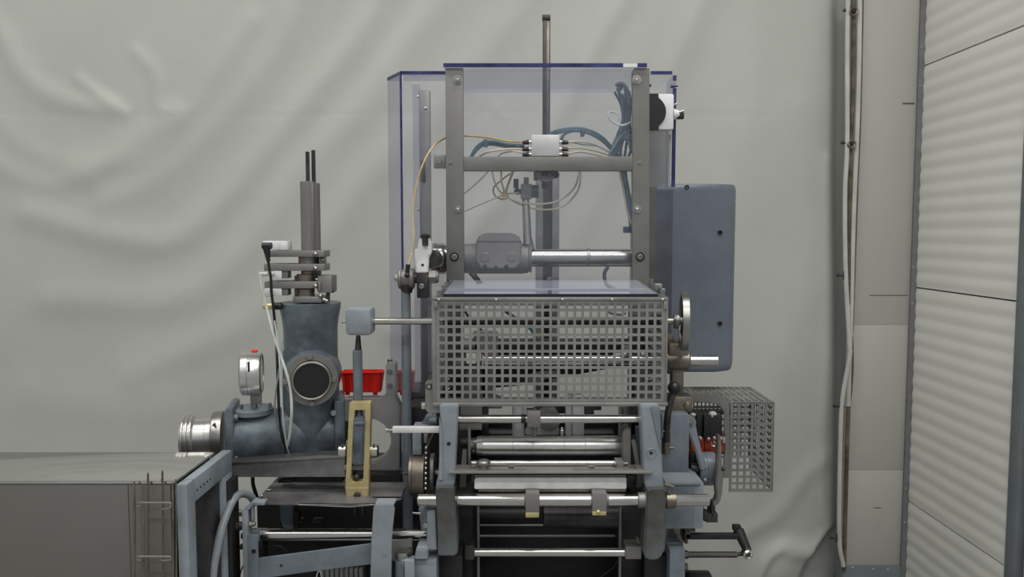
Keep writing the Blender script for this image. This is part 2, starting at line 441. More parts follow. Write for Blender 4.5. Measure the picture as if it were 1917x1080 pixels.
# ---- column, built of stacked cladding sections with their butt joints, plus a plinth
cx0, cx1 = W(1601, 435, 3.6).x, xs0
cl = Thing('column', '', '', kind='structure')
zs = [W(1650, v, 3.6).z for v in (1058, 880, 608)]
lev = [zs[0], zs[1], zs[2], 4.99]
for a, b in zip(lev, lev[1:]):
    cl.part('cladding_panel', 'column', wbox(cx0, 3.6, a+.0004, cx1, 3.66, b-.0004, .0004))
cl.part('core', 'seal', wbox(cx0+.005, 3.61, 0, cx1-.003, 3.655, 4.99, 0))
pl = cl.part('plinth_plate', 'plinth', wbox(cx0-.015, 3.588, 0, cx1+.004, 3.68, zs[0], .002))
for u, v in ((1596, 1062), (1634, 1065), (1662, 1066)):
    cl.part('rivet', 'strip', lathe(W(u, v, 3.588)-Vector((0, .003, 0)), (0, 1, 0), [(0, .003), (.004, .005)], 10), of=pl)
cl.each('crack_line', 'rust', [box(1628, 552.2, 1700, 553.4, 3.5985, 3.602, 0), box(1690, 192, 1712, 195, 3.5985, 3.602, 0), box(1636, 950, 1650, 951, 3.5985, 3.602, 0)])
cl.done()

# ---- the tarpaulin curtain
YC = 3.74
FOLD = [  # polyline in photo pixels, half-width px, height m (towards the room)
 ([(-80, -40), (0, 60), (50, 140), (110, 185), (200, 205)], 24, .020),
 ([(-60, 160), (20, 250), (90, 300), (170, 330)], 26, .012),
 ([(-60, 260), (20, 320), (100, 345), (175, 320), (260, 260), (330, 215)], 24, .014),
 ([(150, 150), (190, 180), (232, 212)], 13, .012),
 ([(255, 100), (290, 140), (300, 205)], 16, .010),
 ([(470, 40), (400, 140), (335, 235), (250, 300), (140, 300)], 24, .010),
 ([(590, -40), (500, 120), (400, 240), (300, 330), (200, 380)], 26, .012),
 ([(740, -40), (650, 100), (550, 215), (420, 370), (320, 450), (200, 440), (60, 400)], 30, .024),
 ([(860, -40), (760, 90), (680, 200), (560, 330), (470, 460), (330, 560), (100, 560)], 34, .020),
 ([(1010, -40), (900, 110), (800, 230), (690, 330), (620, 430), (470, 600), (250, 700)], 34, .018),
 ([(1190, -40), (1120, 70), (1060, 190), (960, 340), (840, 480), (740, 620)], 26, .020),
 ([(1340, -40), (1300, 40), (1240, 160), (1160, 300), (1060, 470)], 26, .012),
 ([(1430, -40), (1400, 200), (1350, 420), (1300, 600), (1200, 800)], 40, .008),
 ([(1500, 200), (1520, 400), (1500, 560), (1440, 720), (1420, 860)], 34, .008),
 ([(1550, 300), (1548, 620), (1540, 900), (1556, 1010)], 12, .014),
 ([(1540, 860), (1500, 900), (1455, 960), (1390, 1000)], 18, .016),
 ([(1556, 1035), (1520, 1030), (1480, 1025), (1450, 1050), (1430, 1110)], 16, .034),
 ([(1420, 780), (1400, 900), (1380, 980), (1340, 1080)], 34, .010),
 ([(600, 560), (450, 700), (300, 760), (60, 740)], 50, .014),
 ([(60, 40), (30, 400), (-10, 620)], 60, .010),
]
def curtain(bm):
    nu, nv = 440, 300
    us = np.linspace(-420, 1640, nu); vs = np.linspace(-420, 1150, nv)
    U, V = np.meshgrid(us, vs)
    D = np.zeros_like(U)
    for pts, wd, am in FOLD:
        P = [Vector((*p, 0)) for p in pts]
        P = [(p.x, p.y) for p in _cr(P, 5)]
        best = np.full_like(U, 1e9); side = np.zeros_like(U)
        for (x0, y0), (x1, y1) in zip(P, P[1:]):
            dx, dy = x1-x0, y1-y0; L2 = dx*dx+dy*dy
            t = np.clip(((U-x0)*dx+(V-y0)*dy)/L2, 0, 1)
            d = np.hypot(U-x0-t*dx, V-y0-t*dy)
            best = np.minimum(best, d)
        D += .72*am*np.exp(-(best/wd)**2)
    # long soft billows and the welded cross seam at v=215
    D += .008*np.sin(U/170+V/240+1.0)*np.sin(V/310+.4)
    D += .006*np.sin(U/61+V/83)*np.exp(-((V-430)/500)**2)
    seam = 214+4*np.sin(U/210)
    D -= .0012*np.exp(-((V-seam)/3.5)**2)
    rng = np.random.RandomState(4)
    for _ in range(46):
        px, py = rng.uniform(-50, 1500), 214+rng.normal(0, 10)
        a = rng.uniform(.5, 2.6); L = rng.uniform(10, 34); wd = rng.uniform(4, 9)
        s = (U-px)*math.cos(a)+(V-py)*math.sin(a); q = -(U-px)*math.sin(a)+(V-py)*math.cos(a)
        D += rng.uniform(-.001, .002)*np.exp(-(s/L)**2-(q/wd)**2)
    # right edge bends back behind the column flange
    e = np.clip((U-1552)/30, 0, 1); D -= .06*(e*e*(3-2*e))
    bulge = np.exp(-((U-1500)/60)**2-((V-1065)/40)**2); D += .03*bulge
    vsx = [[None]*nu for _ in range(nv)]
    for j in range(nv):
        for i in range(nu):
            u, v = U[j, i], V[j, i]
            if v > 985 and u > 1380:      # the lower corner is pulled aside
                k = min(1, (v-985)/60)*min(1, (u-1380)/180); u -= 48*k*(1+.5*(v-1040)/60 if v > 1040 else 1)
            p = W(u, v, YC); p.y = YC-D[j, i]
            vsx[j][i] = bm.verts.new(p)
    for j in range(nv-1):
        for i in range(nu-1):
            bm.faces.new((vsx[j][i], vsx[j+1][i], vsx[j+1][i+1], vsx[j][i+1]))
cu = solo('tarpaulin_curtain', 'large pale grey tarpaulin curtain hanging in soft diagonal folds behind the machine', 'curtain', 'tarp', curtain, angle=180)
sm = cu.modifiers.new('thickness', 'SOLIDIFY'); sm.thickness = .002
# ---- hem cord, white edging, grommets and hooks down the curtain's fixed edge
hm = Thing('curtain_edge_lacing', 'pale hem strip, brown cord and round eyelets down the curtain edge by the column', 'lacing')
Ye = 3.57
hm.part('hem_strip', 'strip', tube([(1588, -60, Ye), (1586, 90, Ye), (1586, 270, Ye), (1582, 360, Ye), (1583, 500, Ye), (1590, 640, Ye), (1591, 665, Ye), (1578, 740, Ye), (1574, 800, Ye), (1571, 1000, Ye), (1579, 1060, Ye)], 4.2, 8))
hm.part('hem_strip', 'strip', [tube([(1610, -60, Ye+.01), (1608, 120, Ye+.01), (1604, 260, Ye+.01), (1598, 400, Ye+.01), (1594, 560, Ye+.01), (1591, 660, Ye+.01), (1588, 760, Ye+.01)], 4.5, 8)])
hm.part('cord', 'rust', tube([(1598, -60, Ye+.012), (1597, 150, Ye+.012), (1592, 300, Ye+.012), (1590, 500, Ye+.012), (1594, 680, Ye+.012), (1588, 770, Ye+.012), (1584, 900, Ye+.012), (1581, 1020, Ye+.012), (1580, 1068, Ye+.012)], 3.8, 8))
hm.part('edging', 'rust', tube([(1617, -60, Ye+.02), (1612, 200, Ye+.02), (1605, 380, Ye+.02), (1597, 620, Ye+.02)], .9, 6))
for u, v, r in ((1597, 22, 8), (1593, 270, 8)):
    hm.part('eyelet', 'brown_steel', laty(u, v, Ye-.006, [(Ye-.012, r*.65), (Ye-.015, r*.85), (Ye-.012, r*1.05), (Ye-.006, r*1.05), (Ye-.006, r*.6)], closed=True))
for u, v in ((1584, 19), (1580, 267), (1572, 515), (1565, 760), (1558, 1007)):
    hm.each('hook', 'dark_steel', [rod((u-3, v, Ye), (u+16, v+2, Ye), 1.8), ball(u-3, v, Ye, 3.2, 10), rod((u+8, v-8, Ye), (u+8, v+8, Ye), 1.3)])
hm.done()
solo('black_floor_object', 'small black object standing behind the curtain corner beside the column', 'bracket', 'black',  # plain black shapes for unidentified dark items at the corner
     [wbox(W(1535, 1075, 3.85).x, 3.88, 0, W(1574, 1075, 3.85).x, 3.99, W(1560, 1048, 3.85).z, .004), wbox(W(1563, 1000, 3.85).x, 3.88, 0, W(1578, 1000, 3.85).x, 3.92, W(1570, 1012, 3.85).z, .003),
      box(1548, 1040, 1572, 1050, 3.84, 3.9)])
# ================================================================= LEFT: cabinet, pump, gauge
t = Thing('stainless_cabinet', 'brushed stainless steel cabinet with flat shiny top at lower left', 'cabinet')
ya, yb = 1.75, 1.985
M['cab_front'] = mat('brushed_cabinet_steel', (0.155, 0.15, 0.138), 0.35, 0.42, .03, 2, .05, 200)
t.part('body', 'cab_front', box(-260, 903, 328, 1420, ya, yb, .003))
zt = W(0, 901, ya).z
M['cab_top'] = mat('polished_cabinet_top', (0.66, 0.66, 0.64), 1.0, 0.14, .03, 3, 0.02, 80, rvar=.05)
t.part('top_panel', 'cab_top', wbox(W(-262, 900, ya).x, ya-.004, zt-.005, W(329, 900, ya).x, yb, zt+.0015, .003))
t.part('front_panel', 'cab_front', box(-250, 908, 248, 1410, ya-.004, ya+.002, .001))
t.part('front_panel', 'cab_front', box(248.8, 908, 326, 1410, ya-.004, ya+.002, .001))
t.done()
t = Thing('blue_side_frame', 'pale blue-grey painted door frame standing on the right end of the steel cabinet', 'frame')
x0, x1 = W(331, 950, 1.745).x, W(351, 950, 1.745).x
zt = W(340, 907, 1.745).z
t.part('front_stile', 'blue_light', wbox(x0, 1.745, .12, x1, 1.79, zt, .002))
t.part('top_rail', 'blue_light', wbox(x0, 1.79, zt-.055, x1, 2.03, zt, .002))
t.part('back_stile', 'blue_light', wbox(x0, 1.965, .12, x1, 2.03, zt-.055, .002))
t.part('inner_panel', 'dark_steel', wbox(x0+.002, 1.79, .15, x1-.010, 1.965, zt-.055, 0))
t.part('bottom_rail', 'blue_light', wbox(x0, 1.79, .12, x1, 1.965, .17, .002))
t.each('screw', 'black', [lathe((x1-.001, y, zt-.03), (1, 0, 0), [(0, .003), (.003, .002)], 8) for y in (1.80, 1.82, 1.84, 1.86, 1.88)])
t.part('dark_backing', 'dark', wbox(x1-.004, 1.985, .12, x1+.012, 2.04, zt-.07, .001))
t.part('foot', 'blue_light', wbox(x0-.02, 1.75, 0, x1+.02, 2.02, .12, .003))
t.done()
t = Thing('wire_rack', 'bent steel wire rack hooked on the front of the stainless cabinet', 'rack')
yr = 1.728
for u, v0, yy in ((251, 901, yr), (268, 906, yr-.008), (277, 889, yr+.006), (304, 885, yr+.006), (323, 903, yr), (329, 897, yr+.004)):
    t.part('wire', 'brown_steel', [tube([(u, v0, yy), (u+.5, v0+30, yy), (u+1, 1000, yy), (u+1, 1180, yy)], 1.9 if u != 329 else 1.5, 8)])
for v in (942, 1043):
    t.part('cross_wire', 'steel', tube([(266, v+6, yr-.01), (258, v+5, yr-.01), (256, v+2, yr-.01), (260, v-1, yr-.012), (288, v-1, yr-.012), (316, v-1, yr-.012), (321, v+1, yr-.01), (319, v+8 if v < 1000 else v+5, yr-.01), (312, v+10 if v < 1000 else v+6, yr-.01), (302, v+11 if v < 1000 else v+6, yr-.01)], 1.8, 8))
t.each('hook', 'brown_steel', [tube([(277, 890, yr+.006), (277, 886, yr+.02), (277, 889, yr+.05)], 2, 8), tube([(304, 886, yr+.006), (304, 882, yr+.02), (304, 885, yr+.05)], 2, 8)])
t.done()

# ---- cast pump housing
YP = 2.25
t = Thing('cast_pump_housing', 'grimy blue-grey cast pump body with horizontal and upright barrels and a round port', 'pump')
vc = 810
hb = t.part('horizontal_barrel', 'blue_cast', latx(vc, YP, [(428, 44), (432, 49), (470, 50), (505, 49), (525, 51), (560, 53), (612, 53), (640, 50), (640, 0)]))
t.part('flange', 'blue_cast', [box(412, 757, 428, 868, YP-.075, YP+.075, .012)])
t.each('flange_bolt', 'blue', [rod((427, v, YP-.055), (439, v, YP-.055), 7, 6) for v in (774, 848)])
t.part('barrel_cover_plate', 'blue', [latz(471, YP-.01, [(768, 0), (768, 38), (759, 39), (757, 36), (757, 0)], vm=760)])
t.each('stud', 'blue_cast', [cz(u, 751, 760, 3.4, y, seg=8) for u, y in ((446, YP-.05), (502, YP-.045), (455, YP+.03), (494, YP+.03), (472, YP-.06))])
t.part('upright_barrel', 'blue_cast', latz(583, YP, [(860, 0), (860, 40), (820, 54), (760, 52), (700, 50), (650, 49.5), (612, 50), (595, 52), (583, 54.5), (576, 56), (566, 56.5), (566, 0)], 40, 700))
yf = YP-.125
t.part('port_boss', 'blue_cast', laty(565, 712, yf, [(YP, 56), (yf+.03, 52), (yf+.012, 50), (yf+.012, 34)]))
t.part('port_flange', 'steel_plate', laty(565, 712, yf, [(yf+.012, 50), (yf, 49), (yf, 38), (yf+.004, 37), (yf-.014, 37), (yf-.016, 35), (yf-.014, 33), (yf+.012, 33)], closed=True))
t.part('port_bore', 'black', laty(565, 712, yf, [(yf-.010, 33), (yf+.01, 32.5), (yf+.012, 29), (yf+.06, 29), (yf+.06, 0)]), label='black hollow bore')
t.part('bore_ring', 'dark_steel', laty(565, 712, yf, [(yf+.002, 28.5), (yf+.002, 30.5), (yf+.008, 30.5), (yf+.008, 28.5)], closed=True))
for u, v in ((560, 669.5), (604, 713), (516, 714), (564, 756)):
    t.part('port_bolt', 'steel_plate', hexy(u, v, 6, yf, .008))
t.part('flange', 'blue_cast', box(612, 752, 632, 866, YP-.09, YP+.06, .006))
t.part('flange_nut', 'blue_light', hexy(609, 776, 6, YP-.09, .008))
t.part('side_rib', 'blue_cast', poly([(527, 655), (534, 655), (536, 760), (527, 760)], YP-.03, YP+.03))
t.part('drain_screw', 'steel', rod((431, 862, YP-.06), (439, 862, YP-.06), 3.4, 8))
t.each('foot', 'dark', [box(540, 862, 620, 903, YP-.02, YP+.06, .002)])
t.spin(583, YP, 12); t.done()
t = Thing('threaded_pipe_coupling', 'shiny stainless threaded pipe coupling on the left end of the pump', 'coupling')
pr = [(337, 0), (337, 37)]
for a in (339, 346, 353): pr += [(a, 38), (a+2, 42.5), (a+4, 42.5), (a+5.5, 38)]
t.part('threaded_ring', 'satin', latx(808, YP, pr+[(360, 36), (360, 0)], 40))
t.part('sleeve', 'satin', latx(808, YP, [(359, 0), (359, 35), (380.5, 35), (381, 34.3), (381.5, 35), (394, 35.5), (394, 0)], 40))
t.part('collar', 'steel', latx(808, YP, [(393, 0), (393, 45), (396, 47), (411.5, 47), (411.5, 0)], 40))
t.part('pin_hole', 'black', [cy(393, 787, 2.2, YP-.066, YP-.05)])
t.spin(583, YP, 12); t.done()
t = Thing('pressure_gauge', 'round stainless pressure gauge seen edge-on above the blue barrel', 'gauge')
GY = 2.22
t.part('case', 'satin', latx(695, GY, [(443, 0), (443, 35), (446, 40), (457, 40.5), (457.4, 39.5), (457.8, 40.5), (478, 40), (480, 38.5), (480, 0)], 44))
t.part('bezel_ring', 'steel', latx(695, GY, [(480, 38.5), (484, 38.5), (486, 36.5), (486, 34), (480, 34)], 44))
t.part('dial_glass', 'alu_light', latx(695, GY, [(481, 0), (481, 34.4), (483, 34.4), (483, 0)], 44))
t.part('vent_plug', 'red', [cx(467, 478, 653.5, 2.6, GY)], label='small red vent plug')
t.part('slot', 'dark_steel', [box(451, 674, 454.5, 692, GY-.062, GY-.055, .0008)])
t.part('stem', 'alu', [box(463, 734, 482, 752, GY-.014, GY+.014, .002), cz(472, 750, 760, 6, GY)])
t.spin(583, YP, 12); t.done()

# ---- actuator stack on top of the upright barrel
t = Thing('clamped_actuator_stack', 'steel twin-tube actuator with stacked clamp arms on top of the upright pump barrel', 'actuator')
t.part('tube', 'steel_plate', cz(577, 340, 500, 13.5, YP-.03))
t.part('tube', 'steel_plate', cz(589, 343, 520, 11, YP+.02))
t.part('rib', 'steel_plate', box(583, 341, 587, 470, YP-.045, YP-.01, .001))
t.part('rod', 'dark_steel', cz(576, 284, 345, 3.6, YP-.03))
t.part('rod', 'dark_steel', cz(587, 281, 345, 3.6, YP-.01))
t.part('clamp_arm', 'alu', [box(506, 469, 607, 481, YP-.06, YP+.01, .001)])
t.part('clamp_arm', 'alu', [box(494, 494, 607, 507, YP-.06, YP+.01, .001)])
t.part('clamp_arm', 'alu', [box(495, 527, 596, 540, YP-.06, YP+.01, .001)])
for v in (473, 500, 533): t.part('clamp_screw', 'steel', [rod((588, v, YP-.064), (592, v+4, YP-.064), 4.5, 10)])
t.part('hub', 'brown_steel', cz(572, 481, 495, 13, YP-.03))
t.each('hub', 'brown_steel', [cz(576, 507, 513, 12, YP-.03), cz(573, 513, 527, 17, YP-.03)])
t.each('hub', 'brown_steel', [cz(573, 540, 557, 16, YP-.03), box(551, 540, 557, 555, YP-.03, YP)])
t.part('base_plate', 'steel', [box(548, 555, 602, 567, YP-.055, YP+.05, .0015)])
t.part('side_block', 'steel_plate', [box(595, 516, 621, 548, YP-.055, YP+.01, .0015), box(593, 527, 600, 545, YP-.06, YP)])
t.each('side_nut', 'steel', [ball(604, 486, YP-.04, 5), box(597, 481, 604, 494, YP-.04, YP+.01), ball(600, 554, YP-.06, 4.5), rod((604, 560, YP-.06), (614, 564, YP-.06), 3.5)])
t.each('valve_stub', 'dark_steel', [rod((614, 548, YP-.04), (614, 563, YP-.04), 3.5), rod((617, 546, YP-.05), (626, 544, YP-.05), 3)])
t.each('spacer', 'alu', [box(527, 507, 539, 521, YP-.055, YP-.02), box(527, 540, 539, 553, YP-.055, YP-.02), box(551, 516, 560, 527, YP-.03, YP)])
t.part('sensor_block', 'white', [box(492, 451, 525, 467.5, YP-.055, YP-.01, .001), box(524, 451.5, 538, 468, YP-.06, YP-.015, .001)], label='white plastic sensor block')
t.part('sensor_block', 'white', [box(512, 507, 527, 522, YP-.06, YP-.02, .001)])
t.part('sensor_block', 'white', [box(510, 540, 527, 553.5, YP-.06, YP-.02, .001)])
t.part('hose_clip', 'pale_tube', [cx(485, 502, 513, 4, YP-.07), ball(509, 513, YP-.07, 5), box(494, 540, 508, 556, YP-.075, YP-.04, .003)])
t.part('brass_fitting', 'brass', [cx(494, 513, 573, 6.4, YP-.07), box(491, 570, 496, 576, YP-.08, YP-.06)], label='yellow brass hose fitting')
t.part('fitting_socket', 'black', cx(512, 528, 573, 6.8, YP-.07))
t.done()
Yc = YP-.09
t = Thing('black_sensor_cable', 'black cable with angled plug hanging down in front of the pump', 'cable')
t.part('plug', 'black', [cx(491, 509, 460, 6, Yc), rod((498, 460, Yc), (502, 482, Yc), 7.5, 14, 4.5), rod((500, 478, Yc), (503, 489, Yc), 4, 12)])
t.part('lead', 'black', tube([(502, 486, Yc), (504, 503, Yc), (507, 520, Yc), (508, 545, Yc), (511, 570, Yc), (516, 620, Yc), (519, 680, Yc-.03), (521, 740, Yc-.03), (524, 790, Yc-.02), (531, 830, Yc), (540, 858, Yc), (548, 880, Yc+.02), (552, 898, Yc+.03)], 2.5, 10))
t.done()
solo('white_hose', 'translucent white hose looping down beside the black cable to the pump', 'hose', 'pale_tube',
     tube([(487, 514, Yc-.02), (490, 540, Yc-.02), (500, 580, Yc-.02), (512, 625, Yc-.03), (525, 665, Yc-.04), (537, 700, Yc-.05), (544, 730, Yc-.05), (546, 770, Yc-.05), (543, 810, Yc-.03), (538, 835, Yc-.01)], 2.8, 10))
solo('grey_thin_hose', 'thin grey hose bowing behind the black cable in front of the pump', 'hose', 'grey_rubber',
     tube([(529, 640, Yc-.005), (523, 690, Yc-.035), (516, 735, Yc-.035), (515, 770, Yc-.02), (521, 805, Yc), (532, 838, Yc), (542, 855, Yc)], 1.5, 8))
solo('white_thin_hose', 'thin white tube hanging straight just right of the black cable', 'hose', 'pale_tube',
     tube([(514, 600, Yc-.03), (522, 660, Yc-.045), (526, 720, Yc-.045), (530, 780, Yc-.045), (536, 830, Yc-.02), (541, 850, Yc)], 1.3, 8))
# ---- gutter blade, tray plate
t = Thing('steel_chute', 'long grey steel guide blade running from the cabinet to the brass fork', 'blade')
t.part('web', 'table', poly([(424, 866), (646, 855), (646, 893), (424, 893)], 2.08, 2.086, .001))
t.part('lip', 'steel', poly([(424, 866), (600, 852), (646, 853), (646, 856), (424, 869)], 2.075, 2.12, .001))
t.part('end_plate', 'dark_steel', poly([(632, 862), (662, 862), (664, 893), (632, 893)], 2.09, 2.11, .001))
t.done()
t = Thing('dark_table_plate', 'dark oily steel table plate under the pump with two short pins', 'plate')
zp = W(600, 941, 2.0).z
X = lambda u, y=2.0: W(u, 940, y).x
t.part('plate', 'table', plan([(X(474), 1.995), (X(560), 1.992), (X(658), 1.985), (X(702), 1.992), (X(748), 2.03), (X(748), 2.17), (X(474), 2.17)], zp-.004, zp))
t.part('rear_strip', 'steel_plate', plan([(X(500), 2.135), (X(600), 2.12), (X(600), 2.135), (X(500), 2.15)], zp, zp+.002, .0005))
t.part('bent_lip', 'table', prism([[Vector((X(560), 1.992, zp)), Vector((X(658), 1.985, zp)), Vector((X(702), 1.992, zp)), Vector((X(702), 1.99, zp-.003)), Vector((X(658), 1.982, zp-.006)), Vector((X(560), 1.99, zp-.003))]], (0, .006, 0), 0))
t.part('pin', 'chrome', cz(490, 926, 938, 2.6, 2.02))
t.part('pin', 'steel', cx(499, 509, 917, 2.6, 2.09))
t.part('clip', 'black', [box(520, 898, 545, 904, 2.12, 2.15), cz(534, 892, 903, 4, 2.14)])
t.done()
solo('grey_table_tab', 'small grey plate tab beside the brass fork on the dark table', 'plate', 'table', plan([(X(690), 2.035), (X(748), 2.035), (X(748), 2.10), (X(705), 2.10)], zp+.003, zp+.006))
t = Thing('dark_slide_block', 'black slide housing under the pump behind the guide blade', 'housing')
t.part('block', 'dark', box(650, 888, 752, 940, 2.31, 2.355, .003))
t.part('leg', 'dark', box(560, 893, 640, 905, 2.26, 2.34, .003))
t.done()

# ---- left lower frame
t = Thing('machine_side_frame', 'blue-grey painted side frame with post and slanted bar at the lower left', 'frame')
YL = 1.98
t.part('post', 'blue_light', [box(455, 954, 466, 1180, YL, YL+.03, .002), poly([(455, 955), (470, 941), (476, 941), (466, 955)], YL+.0, YL+.04, .001)])
t.part('post_flange', 'blue', [box(465, 1002, 484, 1180, YL-.004, YL+.006, .0015)])
t.part('corner_plate', 'blue_light', [box(471, 940, 495, 946, YL+.002, YL+.03, .001), box(470, 946, 475, 985, YL+.01, YL+.02, .001)])
t.part('slanted_bar', 'blue', poly([(483, 1046), (700, 1018), (702, 1056), (600, 1068), (500, 1082), (483, 1086)], YL+.004, YL+.014, .0015))
t.part('hex_hole', 'black', [hexy(475, 1032, 4.6, YL-.004, .001), ])
t.part('round_hole', 'black', cy(526, 1059, 2.6, YL+.002, YL+.006))
t.part('nut', 'steel', [cx(467, 474, 981, 6, YL-.005, seg=6), cx(474, 478, 981, 4, YL-.005, seg=10)])
t.each('side_nut', 'black', [cx(452, 456, 1003, 6, YL+.015, seg=6), cx(450, 456, 1023, 5.5, YL+.015, seg=6)])
t.part('post', 'dark_steel', box(484, 1000, 492, 1180, YL+.05, YL+.10, .001))
t.done()
t = Thing('round_shaft', 'polished round steel shaft lying across the lower left frame', 'shaft')
t.part('shaft', 'chrome', cx(470, 800, 1001, 11.5, 2.04))
t.part('end_collar', 'blue', cx(468, 490, 1001, 13, 2.04))
t.done()
t = Thing('tie_bar', 'short round tie bar joining the cabinet frame to the lower left frame, nearer one', 'bar')
t.part('bar', 'chrome', cx(396, 458, 984, 8, 2.02))
t.part('clamp_collar', 'dark_steel', cx(435, 450, 985, 9.4, 2.02, seg=8))
t.done()
solo('tie_bar', 'thinner dark tie bar just above and behind the nearer tie bar', 'bar', 'steel_plate', cx(400, 458, 960, 6.5, 2.12))
solo('blue_strap_bracket', 'wide pale blue bent strap bracket crossing the lower left shaft', 'bracket', 'blue_light',
     [poly([(699, 950), (702, 945), (736, 944), (739, 952), (734, 1000), (731, 1180), (691, 1180), (695, 1010)], 1.945, 1.951, .0015),
      prism([[Vector((W(702, 945, 1.948).x, 1.948, W(702, 944, 1.948).z)), Vector((W(737, 945, 1.948).x, 1.948, W(737, 944, 1.948).z)), Vector((W(740, 945, 1.99).x+.004, 1.995, W(737, 944, 1.948).z)), Vector((W(706, 945, 1.99).x, 1.995, W(706, 944, 1.948).z))]], (0, 0, -.005), .001),
      washy(719.5, 1035, 5.5, 1.945, .001), hexy(719.5, 1035, 2.2, 1.944, .001)])
t = Thing('small_bracket_stack', 'pale grey plate with ring collar and capped blue post right of the strap bracket', 'bracket')
t.part('plate', 'alu', poly([(734, 1013), (771, 1008), (773, 1046), (770, 1052), (734, 1050)], 1.99, 1.996, .001))
t.part('ring', 'steel', latz(756, 1.97, [(1046, 0), (1046, 15), (1045, 16), (1033, 16), (1031, 15), (1031, 0)], vm=1040))
t.each('plate_hole', 'black', [hexy(768, 1028, 3, 1.99, .001), hexy(766, 1039, 4, 1.952, .004)])
t.part('post', 'blue', [cz(756, 1046, 1180, 16, 1.97), box(752, 1050, 758, 1062, 1.94, 1.96, .001)])
t.part('side_block', 'blue_light', [box(758, 1050, 776, 1180, 1.935, 1.97, .002)])
t.part('block', 'blue_light', [poly([(779, 1028), (801, 1028), (801, 1048), (775, 1048)], 1.94, 2.0, .003), box(776, 1048, 818, 1180, 1.955, 2.05, .003)])
t.done()
solo('grey_drain_hose', 'thick grey rubber hose arching down beside the cabinet frame', 'hose', 'grey_rubber',
     tube([(478, 942, 2.09), (468, 928, 2.07), (452, 924, 2.04), (438, 934, 2.0), (426, 958, 1.97), (415, 990, 1.94), (406, 1030, 1.92), (398, 1080, 1.9), (392, 1180, 1.9)], 7.4, 14))
solo('dark_pipe_under_blade', 'short dark pipe end hanging below the guide blade at left', 'pipe', 'dark_steel', tube([(473, 893, 2.3), (474, 908, 2.3), (480, 928, 2.3), (484, 945, 2.3)], 3.6, 8))
solo('olive_cable', 'thin olive cable curving past the lower left frame post', 'cable', 'rust', tube([(456, 1058, 2.06), (450, 1072, 2.06), (447, 1095, 2.06), (448, 1150, 2.06)], 1.5, 8))
t = Thing('electrical_box', 'dark box of grey ribbed terminals below the slanted bar', 'box')
t.part('back_panel', 'dark', box(490, 1060, 700, 1130, 2.14, 2.16, 0))
for k in range(9): t.part('terminal', 'seal', box(600+k*9, 1066, 607+k*9, 1120, 2.08, 2.14, .001))
t.part('wire', 'pale_tube', tube([(590, 1100, 2.07), (594, 1074, 2.07), (600, 1070, 2.07), (604, 1095, 2.07)], 1.5, 8))
t.done()
solo('black_arched_cable', 'grey cable arching in the dark gap above the slanted bar', 'cable', 'dark_steel', tube([(470, 1042, 2.06), (490, 1026, 2.06), (510, 1021, 2.06), (528, 1024, 2.06), (545, 1040, 2.06), (550, 1050, 2.06)], 1.5, 8))
t = Thing('blue_lever', 'curved blue-grey casting inside the dark opening above the left shaft', 'lever')
t.part('casting', 'blue', poly([(523, 940), (546, 940), (550, 955), (550, 990), (530, 990), (524, 972)], 2.12, 2.15, .003))
t.part('nut_plate', 'dark_steel', poly([(549, 955), (558, 960), (558, 990), (549, 990)], 2.11, 2.14, .002))
t.each('crank', 'dark_steel', [box(556, 975, 566, 979, 2.1, 2.13), box(584, 975, 602, 979, 2.1, 2.13), box(662, 945, 667, 968, 2.08, 2.1), box(677, 945, 681, 966, 2.08, 2.1)])
t.done()

# ---- linkage head, push tube and brass fork
YK = 2.16
t = Thing('push_rod_linkage', 'rounded blue-grey cube head on an upright push rod in front of the pump', 'linkage')
t.part('head', 'blue_light', [box(646, 577, 695, 628, YK-.035, YK+.035, .010)])
t.part('side_boss', 'blue', [cx(694, 700, 601, 9, YK)])
t.part('grease_nipple', 'steel', [cx(642, 647, 603, 1.6, YK), ball(641, 603, YK, 2.2, 10)])
t.part('neck', 'dark_steel', rod((670.5, 655, YK), (670.5, 628, YK), 6.5, 20, 4))
t.part('push_tube', 'blue', cz(670, 655, 772, 9, YK))
t.part('knuckle', 'dark', [box(662, 752, 678, 766, YK-.03, YK, .003), ball(670, 778, YK-.02, 9)])
t.done()
t = Thing('brass_fork', 'dull yellow brass fork clevis gripping a blue lever', 'fork')
YB2 = 2.06
t.part('fork', 'brass', poly([(654, 754), (694, 753), (690, 915), (646, 915)], YB2, YB2+.028, .0015, holes=[[(664, 768), (683, 768), (680, 895), (676, 902), (662, 902), (657, 895)]]))
t.part('foot_block', 'brass', [poly([(646, 913), (690, 913), (689, 933), (665, 936), (649, 933)], YB2-.004, YB2+.032, .002)])
t.part('nut', 'dark_steel', [hexy(668, 929, 7, YB2-.005, .01), ball(668, 893, YB2+.01, 7, 12)])
t.part('lever', 'blue_cast', [poly([(661, 782), (683, 782), (683, 800), (680, 872), (658, 872), (659, 840)], YB2-.006, YB2+.02, .005), box(662, 790, 682, 796, YB2-.012, YB2+.01, .003), rod((672, 790, YB2+.02), (673, 762, YB2+.03), 8, 14, 6)])
t.part('cross_plate', 'alu', [box(643, 872, 694, 880, YB2+.012, YB2+.03, .001), box(648, 825, 653, 872, YB2+.03, YB2+.04), box(688, 825, 692, 872, YB2+.03, YB2+.04)])
t.each('pin', 'chrome', [cx(635, 649, 844, 12, YB2+.03), cx(692, 708, 844, 12, YB2+.03)])
t.each('pin_groove', 'dark_steel', [cx(640, 642, 835, 4, YB2+.02), cx(699, 701, 835, 4, YB2+.02)])
t.done()
t = Thing('linkage_shaft', 'long thin polished shaft from the blue cube head through the guard to the handwheel', 'shaft')
t.part('bright_bar', 'chrome', cx(697, 832, 601, 6.6, YK))
